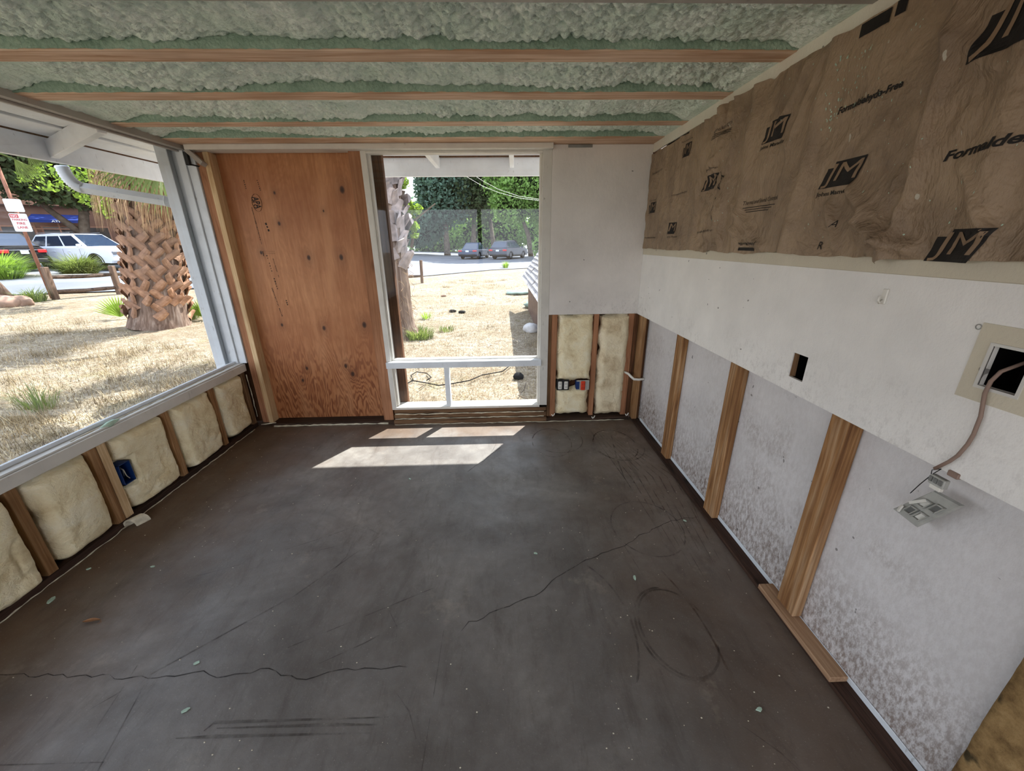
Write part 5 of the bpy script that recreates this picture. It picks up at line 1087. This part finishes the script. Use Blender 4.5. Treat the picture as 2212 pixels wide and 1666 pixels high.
def suv(lab, loc, rz, pnt, L=4.8, Hh=1.74, Wd=1.92, sedan=False, group=None, name='car'):
    root = tag(empty(name, loc, rz), lab, 'car', group); hl, hw = L/2, Wd/2; k_ = Hh/1.74; wb_ = L*.295; R_ = .37*k_; ar = R_*1.16
    belt = (1.08 if not sedan else .98)*k_; hood = 1.02*k_ if not sedan else .92*k_
    def archp(cx, s_):
        return [(cx+ar*math.cos(t), .30*k_+max(0, ar*math.sin(t))+.02) for t in np.linspace(0 if s_ > 0 else math.pi, math.pi if s_ > 0 else 0, 11)]
    prof = [(hl-.10, .30*k_), (hl, .42*k_), (hl+.01, .72*k_), (hl-.05, .90*k_), (hl-.22, hood-.02), (hl-.95, belt-.01), (hl-1.35, belt), (-hl+.25, belt+.02), (-hl+.06, belt-.10), (-hl, .74*k_), (-hl-.01, .48*k_), (-hl+.12, .30*k_)]
    prof = prof+archp(-wb_, -1)+archp(wb_, -1)
    def lay(poly, ys_):
        v, f = [], []; n = len(poly)
        for y, s_, dz in ys_: v += [(p[0]*s_, y, p[1]+(dz if p[1] > .8*k_ else 0)) for p in poly]
        for i in range(len(ys_)-1):
            for j in range(n): f.append((i*n+j, i*n+(j+1) % n, (i+1)*n+(j+1) % n, (i+1)*n+j))
        f += [tuple(range(n)), tuple(range(len(ys_)*n-1, (len(ys_)-1)*n-1, -1))]; return v, f
    v, f = lay(prof, [(-hw, .965, -.06), (-hw+.05, .985, -.02), (-hw*.55, 1.0, .02), (0, 1.012, .03), (hw*.55, 1.0, .02), (hw-.05, .985, -.02), (hw, .965, -.06)])
    MB().add(v, f).build('body', pnt, root, smooth=False)
    # cabin: a tapered shell, with each pane set on it
    xa, xb, xc, xd = (hl-1.42, hl-2.28, -hl+.62, -hl+.14) if not sedan else (hl-1.55, hl-2.35, -hl+1.55, -hl+.75)
    zt = Hh-.02; wb2, wt = hw-.09, hw-.27; z0 = belt-.02
    rf = [(xb, zt-.03), ((xb+xc)/2, zt+.01), (xc, zt-.05)]
    base = [(xa, -wb2), (xd, -wb2), (xd, wb2), (xa, wb2)]
    V = [(xa, -wb2, z0), (xd, -wb2, z0), (xd, wb2, z0), (xa, wb2, z0), (xb, -wt, zt-.03), (xc, -wt, zt-.05), (xc, wt, zt-.05), (xb, wt, zt-.03), ((xb+xc)/2, -wt*1.02, zt), ((xb+xc)/2, wt*1.02, zt)]
    MB().add(V, [(0, 1, 5, 8, 4), (3, 7, 9, 6, 2), (0, 4, 7, 3), (1, 2, 6, 5), (4, 8, 9, 7), (8, 5, 6, 9), (0, 3, 2, 1)]).build('cabin', pnt, root, bevel=.03)
    def pane(nm, q4, e, nrm_, mt='car_glass'):
        c = sum((Vector(p) for p in q4), Vector())/4; P = [c+(Vector(p)-c)*e+Vector(nrm_)*.004 for p in q4]; P2 = [p-Vector(nrm_)*.012 for p in P]
        return MB().add(P+P2, [(0, 1, 2, 3), (0, 1, 5, 4), (1, 2, 6, 5), (2, 3, 7, 6), (3, 0, 4, 7)]).build(nm, M[mt], root)
    Vv = [Vector(p) for p in V]
    nf = (Vv[3]-Vv[0]).cross(Vv[4]-Vv[0]).normalized(); nf = nf if nf.x > 0 else -nf
    pane('windshield', (Vv[0], Vv[3], Vv[7], Vv[4]), .90, nf); nb = (Vv[2]-Vv[1]).cross(Vv[5]-Vv[1]).normalized(); nb = nb if nb.x < 0 else -nb
    pane('rear_window', (Vv[1], Vv[2], Vv[6], Vv[5]), .84, nb)
    for s_ in (-1, 1):
        i0, i1, i4, i5 = (0, 1, 4, 5) if s_ < 0 else (3, 2, 7, 6); A0, B0, A1, B1 = Vv[i0], Vv[i1], Vv[i4], Vv[i5]; ns = Vector((0, s_, .25)).normalized()
        cuts = [.03, .36, .68, .97]
        for a, b_ in zip(cuts[:-1], cuts[1:]):
            lo = .10; hi = .86
            def W(t, h_): return (A0.lerp(B0, t)).lerp(A1.lerp(B1, t), h_)
            pane('side_window', (W(a+.015, lo), W(b_-.015, lo), W(b_-.015, hi), W(a+.015, hi)), 1.0, ns)
        for xx in (hl-1.75, hl-2.7, -hl+1.35): MB().box(xx-.006, xx+.006, s_*hw-.004, s_*hw+.004, .40*k_, belt-.10).build('door_seam', M['trim_black'], root, fix=False)
        for xx in (hl-2.45, -hl+1.65): MB().box(xx, xx+.18, s_*(hw+.005)-.015, s_*(hw+.005)+.015, belt-.22, belt-.19).build('door_handle', pnt, root, bevel=.006)
        MB().box(hl-1.62, hl-1.48, s_*(hw+.10)-.10, s_*(hw+.10)+.06, belt-.02, belt+.13).build('mirror', pnt, root, bevel=.03)
        MB().box(-wb_+ar, wb_-ar, s_*hw-.02, s_*hw+.015, .28*k_, .40*k_).build('sill_trim', M['trim_black'], root, bevel=.01)
        for cx in (-wb_, wb_):
            q = MB(); ts = np.linspace(0, math.pi, 15); P = [(cx+(ar+.05)*math.cos(t), .32*k_+(ar+.03)*math.sin(t)) for t in ts]+[(cx+(ar-.01)*math.cos(t), .32*k_+(ar-.01)*math.sin(t)) for t in ts[::-1]]
            q.prism(P, s_*hw*.97-.01*s_, s_*hw+.012*s_, lambda u, v, w_: (u, w_, v)); q.build('arch_trim', M['trim_black'], root)
            wheel(root, cx, s_*(hw-.13), s_, R_)
        hlp = MB().box(hl-.22, hl+.015, s_*(hw-.42) if s_ > 0 else -hw+.06, s_*(hw-.06) if s_ > 0 else -hw+.42, .70*k_, .86*k_).build('headlight', M['lamp_clear'], root, bevel=.03)
        MB().box(-hl-.01, -hl+.18, (hw-.40 if s_ > 0 else -hw+.03), (hw-.03 if s_ > 0 else -hw+.40), .78*k_, .93*k_).build('tail_light', M['taillight'], root, bevel=.02)
        if not sedan: MB().bar((xb-.1, s_*(wt-.03), zt+.035), (xc+.1, s_*(wt-.03), zt+.02), .035, .03).build('roof_rail', M['alloy'], root)
    gr = MB().box(hl-.05, hl+.03, -.46, .46, .66*k_, .84*k_).build('grille', M['trim_black'], root, bevel=.01)
    for z in (.70, .75, .80): MB().box(hl+.028, hl+.036, -.44, .44, z*k_-.006, z*k_+.006).build('grille_bar', M['chrome'], gr)
    MB().box(hl-.04, hl+.035, -.62, .62, .36*k_, .52*k_).build('front_bumper', M['trim_black'], root, bevel=.02); MB().box(hl+.03, hl+.042, -.62, .62, .345*k_, .375*k_).build('skid_plate', M['chrome'], root)
    MB().box(-hl-.03, -hl+.06, -hw+.12, hw-.12, .34*k_, .52*k_).build('rear_bumper', M['trim_black'], root, bevel=.02)
    MB().box(-hl-.025, -hl+.01, -.55, .55, .90*k_, .925*k_).build('tailgate_strip', M['chrome'], root)
    for xx, d_ in ((hl+.04, 1), (-hl-.022, -1)):
        z = (.44 if d_ > 0 else .74)*k_; MB().box(xx-.006, xx+.006, -.16, .16, z, z+.15).build('license_plate', M['plate_w'], root, bevel=.004)
    MB().box(-hl+.3, hl-.3, -hw+.3, hw-.3, .22*k_, .34*k_).build('underbody', M['trim_black'], root)
    return root
def onroad(x, y): return (x, y, G(x, y)+.04)
wh = suv('white SUV parked behind the rail fence, facing right', onroad(-21.25, 21.95), math.radians(-9), M['car_white'], 5.0, 1.74, 1.95)
lettering('badge', 'KIA', M['chrome'], lambda u, v: (2.50, u, v+.90), w_=.26, h_=.07, bold=.02, parent=wh)
suv('black SUV with rear towards us at the left edge', onroad(-24.05, 19.5), math.radians(178), M['car_black'], 4.7, 1.72, 1.92)
suv('black SUV partly hidden by the big palm', onroad(-15.6, 21.3), math.radians(140), M['car_black'], 5.1, 1.95, 2.0)
suv('dark grey car parked under the trees in the tall window view', onroad(.9, 39.2), math.radians(62), M['car_grey'], 4.6, 1.62, 1.85)
suv('dark blue car left of the dark grey car', onroad(-2.4, 40.4), math.radians(75), M['car_blue'], 4.6, 1.5, 1.85, True)
suv('tiny silver car far across the car park', onroad(-21, 92), math.radians(60), M['car_silver'], 4.5, 1.5, 1.8, True)
suv('tiny white car far across the car park', onroad(-17.4, 96), math.radians(60), M['car_white'], 4.5, 1.5, 1.8, True)
# white work van in the distance
vn_ = tag(empty('van', onroad(-10.2, 72), math.radians(10)), 'white work truck with a ladder rack in the distance', 'truck')
MB().prism([(2.7, .45), (2.75, .95), (1.9, 1.15), (1.3, 1.95), (-.2, 2.0), (-.25, 1.1), (-2.8, 1.1), (-2.8, .45)], -.95, .95).build('body', M['car_white'], vn_, bevel=.05)
q = MB()
for x in (-2.6, -1.3, 0, 1.4):
    for y in (-.85, .85): q.bar((x, y, 1.1), (x, y, 2.35), .05, .05)
for y in (-.85, .85): q.bar((-2.8, y, 2.35), (2.2, y, 2.35), .06, .06)
q.build('ladder_rack', M['car_white'], vn_)
for s_ in (-1, 1): MB().box(.1, 1.2, s_*.96-.01, s_*.96+.01, 1.25, 1.8).build('side_window', M['car_glass'], vn_)
for x in (-1.8, 1.8):
    for s_ in (-1, 1): wheel(vn_, x, s_*.85, s_, .38)

# ================================================================== BUILDINGS AND THE REST
M['stucco'] = plain('brown_stucco', srgb(122, 92, 78), .9, .1, 0, .1, .6); M['stucco_l'] = plain('light_brown_trim', srgb(150, 112, 92), .85, .1, 0, .1, 1); M['awning'] = plain('blue_awning', srgb(34, 54, 118), .7, .2, 0, .08, 1); M['shopglass'] = plain('dark_shop_glass', srgb(30, 28, 30), .15, .5)
c0 = Vector((-35.0, 32.0, .0)); c0.z = G(c0.x, c0.y); th = math.radians(42)
bd = tag(empty('shop_building', c0, th), 'brown shop building with a blue awning behind the parked cars', 'building')
MB().box(-26, 14, 0, 8, 0, 5.0).build('wall', M['stucco'], bd); MB().box(-26.2, 14.2, -.35, .0, 3.9, 5.0).build('roof_band', M['stucco_l'], bd)
for i in range(8):
    x = -5.2+i*2.0; f_ = MB().box(x, x+1.7, -.06, -.0, .3, 2.5).build('window', M['stucco_l'], bd); MB().box(x+.1, x+1.6, -.08, -.06, .4, 2.4).build('pane', M['shopglass'], f_)
for i in range(3): MB().box(.6+i*1.2, .68+i*1.2, -1.55, -1.45, 0, 2.66).build('column', M['stucco_l'], bd)
MB().box(.5, 3.2, -1.58, -1.42, 2.2, 2.28).build('lintel', M['stucco_l'], bd)
aw = MB().add([(.4, -1.9, 2.85), (3.3, -1.9, 2.85), (3.1, -.1, 3.3), (.6, -.1, 3.3), (.4, -1.9, 2.66), (3.3, -1.9, 2.66), (3.1, -.1, 3.2), (.6, -.1, 3.2)], [(0, 1, 2, 3), (0, 1, 5, 4), (4, 5, 6, 7), (1, 2, 6, 5), (0, 3, 7, 4)]).build('awning', M['awning'], bd)
lettering('awning_letters', 'ATM', M['white_pl'], lambda u, v: (u+1.85, -1.93, v+2.755), w_=.55, h_=.13, bold=.03, parent=aw)
# white tower far away
tw = tag(empty('tower_block', (-45, 200, 0)), 'distant white high-rise with rows of dark windows', 'building')
M['tower'] = plain('white_tower', srgb(226, 232, 240), .7, .2, 0, .02)
MB().box(-9, 3.2, 0, 14, 0, 46).build('wall', M['tower'], tw)
q = MB()
for j in range(16):
    for i in range(9): q.box(-6.2+i*.95, -5.72+i*.95, -.1, .05, 21.5+j*1.35, 22.3+j*1.35)
o = q.build('windows', M['shopglass'], tw, fix=False); o['kind'] = 'stuff'
# overhead wires
for i, dz in enumerate((0, .35)):
    P = [Vector((-2.6, 24, 5.9+dz)), Vector((-1.86, 25, 5.17+dz)), Vector((-.9, 25.5, 4.7+dz*.8)), Vector((0, 26, 4.42+dz*.5)), Vector((1.3, 27, 4.2+dz*.3)), Vector((3, 28, 4.1+dz*.2)), Vector((8, 31, 4.3))]
    tag(MB().tube(P, .007, 5).build('overhead_wire', M['white_pl'], smooth=True), ('upper' if i else 'lower')+' of two pale wires sagging before the trees', 'wire')
tag(MB().tube([(-13.5, 70, G(-13.5, 70)), (-13.5, 70, 7)], .11, 8).build('light_pole', M['white_pl'], smooth=True), 'thin pale pole on the far car park', 'pole')
# low shed roof to the right of the path
sh = tag(empty('low_shed', (1.2, 7.5, G(1.2, 7.5))), 'low shed with weathered grey shingle roof at the right of the tall window', 'shed'); R0 = Vector((1.2, 7.5, G(1.2, 7.5)))
M['shingle'] = plain('grey_shingle', srgb(158, 156, 158), .9, .1, 0, .25, 9); M['shed_wall'] = plain('brown_shed_wall', srgb(104, 84, 74), .9, .1)
sl = Vector((.42, 0, .62)).normalized(); nn = Vector((-.62, 0, .42)).normalized(); e0 = Vector((.60, 0, .70))
q = MB(); q.add([(.72, 5.2, -.1), (1.7, 5.2, -.1), (1.7, 10.2, -.1), (.72, 10.2, -.1), (.72, 5.2, .82), (1.7, 5.2, 2.2), (1.7, 10.2, 2.2), (.72, 10.2, .82)], [(0, 1, 5, 4), (3, 2, 6, 7), (0, 4, 7, 3), (1, 2, 6, 5), (4, 5, 6, 7)]); o = q.build('wall', M['shed_wall'], sh); o.location = -R0
rr = random.Random(3)
for i in range(18):
    for j in range(4):
        y0 = 4.75+j*1.45+rr.uniform(-.1, .1)*(j > 0); y1 = 4.75+(j+1)*1.45-.02
        a = e0+sl*(.095*i)+nn*.035; b_ = e0+sl*(.095*i+.115)+nn*.012; ty = rr.uniform(-.008, .008)
        P = [(a.x, y0, a.z+ty), (a.x, min(y1, 10.55), a.z-ty), (b_.x, min(y1, 10.55), b_.z), (b_.x, y0, b_.z)]; P2 = [(p[0]-nn.x*-.014, p[1], p[2]-nn.z*.014) for p in P]
        o = MB().add(P+P2, [(0, 1, 2, 3), (7, 6, 5, 4), (0, 1, 5, 4), (1, 2, 6, 5), (2, 3, 7, 6), (3, 0, 4, 7)]).build('shingle_course', M['shingle'], sh); o.location = -R0
# rocks, slabs, hose
def rock(lab, loc, r_, mat, seed, flat=.55, name='rock'):
    b = bmesh.new(); bmesh.ops.create_icosphere(b, subdivisions=3, radius=1)
    for v in b.verts:
        c = v.co; f_ = 1+.28*float(fbm(c.x*1.6+seed, c.y*1.6+c.z*1.3, seed, 3)); v.co = Vector((c.x*r_[0], c.y*r_[1], c.z*r_[2]))*f_
    me = bpy.data.meshes.new(name); b.to_mesh(me); b.free(); me.materials.append(mat); me.polygons.foreach_set('use_smooth', [True]*len(me.polygons))
    o = bpy.data.objects.new(name, me); C.objects.link(o); o.location = loc; tag(o, lab, 'rock'); return o
M['rock_w'] = plain('pale_rock', srgb(198, 198, 200), .85, .1, 0, .15, 9); M['rock_g'] = plain('green_grey_slate', srgb(112, 130, 122), .8, .2, 0, .15, 6); M['rock_b'] = plain('sandstone', srgb(150, 124, 108), .9, .1, 0, .2, 5)
p_ = gp(1148, 717); rock('rounded white rock in the shed shadow', (p_.x, p_.y, p_.z+.06), (.17, .14, .12), M['rock_w'], 1)
p_ = gp(1130, 636); rock('flat greenish slab at the shed end', (p_.x-.2, p_.y, p_.z+.05), (.42, .25, .07), M['rock_g'], 2)
p_ = gp(1155, 664); rock('tilted blue-grey slab under the shed eave', (p_.x, p_.y, p_.z+.08), (.30, .35, .09), M['rock_g'], 3)
p_ = gp(1120, 818); rock('small dark stone near the tall window', (p_.x, p_.y, p_.z+.03), (.07, .06, .05), M['tyre'], 4)
for i, (px, py, l) in enumerate(((958, 641, 'left'), (978, 675, 'middle'), (998, 677, 'right'))):
    p_ = gp(px, py); rock({'left': 'brown clod on the dirt beyond the palm', 'middle': 'left of two small dark clods on the dirt', 'right': 'right of two small dark clods on the dirt'}[l], (p_.x, p_.y, p_.z+.03), (.09, .06, .04), M['rock_b' if i == 0 else 'tyre'], 6+i)
for i, (px, py, s_) in enumerate(((8, 662, .42), (45, 660, .3))):
    p_ = gp(px, py); rock(['large sandstone block at the left picture edge', 'smaller sandstone block left of the fence post'][i], (p_.x, p_.y, p_.z+.08), (s_, s_*.7, .2), M['rock_b'], 10+i)
p_ = gp(12, 640); tag(MB().tube([(p_.x, p_.y, p_.z-.05), (p_.x-.25, p_.y-.15, p_.z+1.0)], [.16, .1], 9).build('tree_stump', M['fibre_bark'], smooth=True), 'leaning dark stump at the left picture edge', 'stump')
hp = [(869, 840), (891, 828), (919, 832), (948, 838), (978, 834), (1014, 828), (1041, 816), (1085, 808), (1107, 790)]
def hose(name, pts, r_, mat, lab):
    P = [gp(a, b_) for a, b_ in pts]; tag(MB().tube([(p.x, p.y, p.z+.03) for p in P], r_, 7).build(name, mat, smooth=True), lab, 'hose' if name == 'garden_hose' else 'stick')
hose('garden_hose', hp, .007, M['tyre'], 'dark hose lying across the dirt below the tall window')
hose('garden_hose', [(893, 826), (888, 816), (900, 808), (922, 811), (932, 820), (922, 828)], .006, M['tyre'], 'loop of dark hose near the grey palm foot')
hose('stick', [(1140, 868), (1120, 860), (1132, 848), (1136, 832)], .006, M['tree_bark'], 'forked dry twig at the lower right pane')
hose('stick', [(905, 845), (925, 832), (955, 825)], .005, M['tree_bark'], 'thin dry twig at the lower left pane')
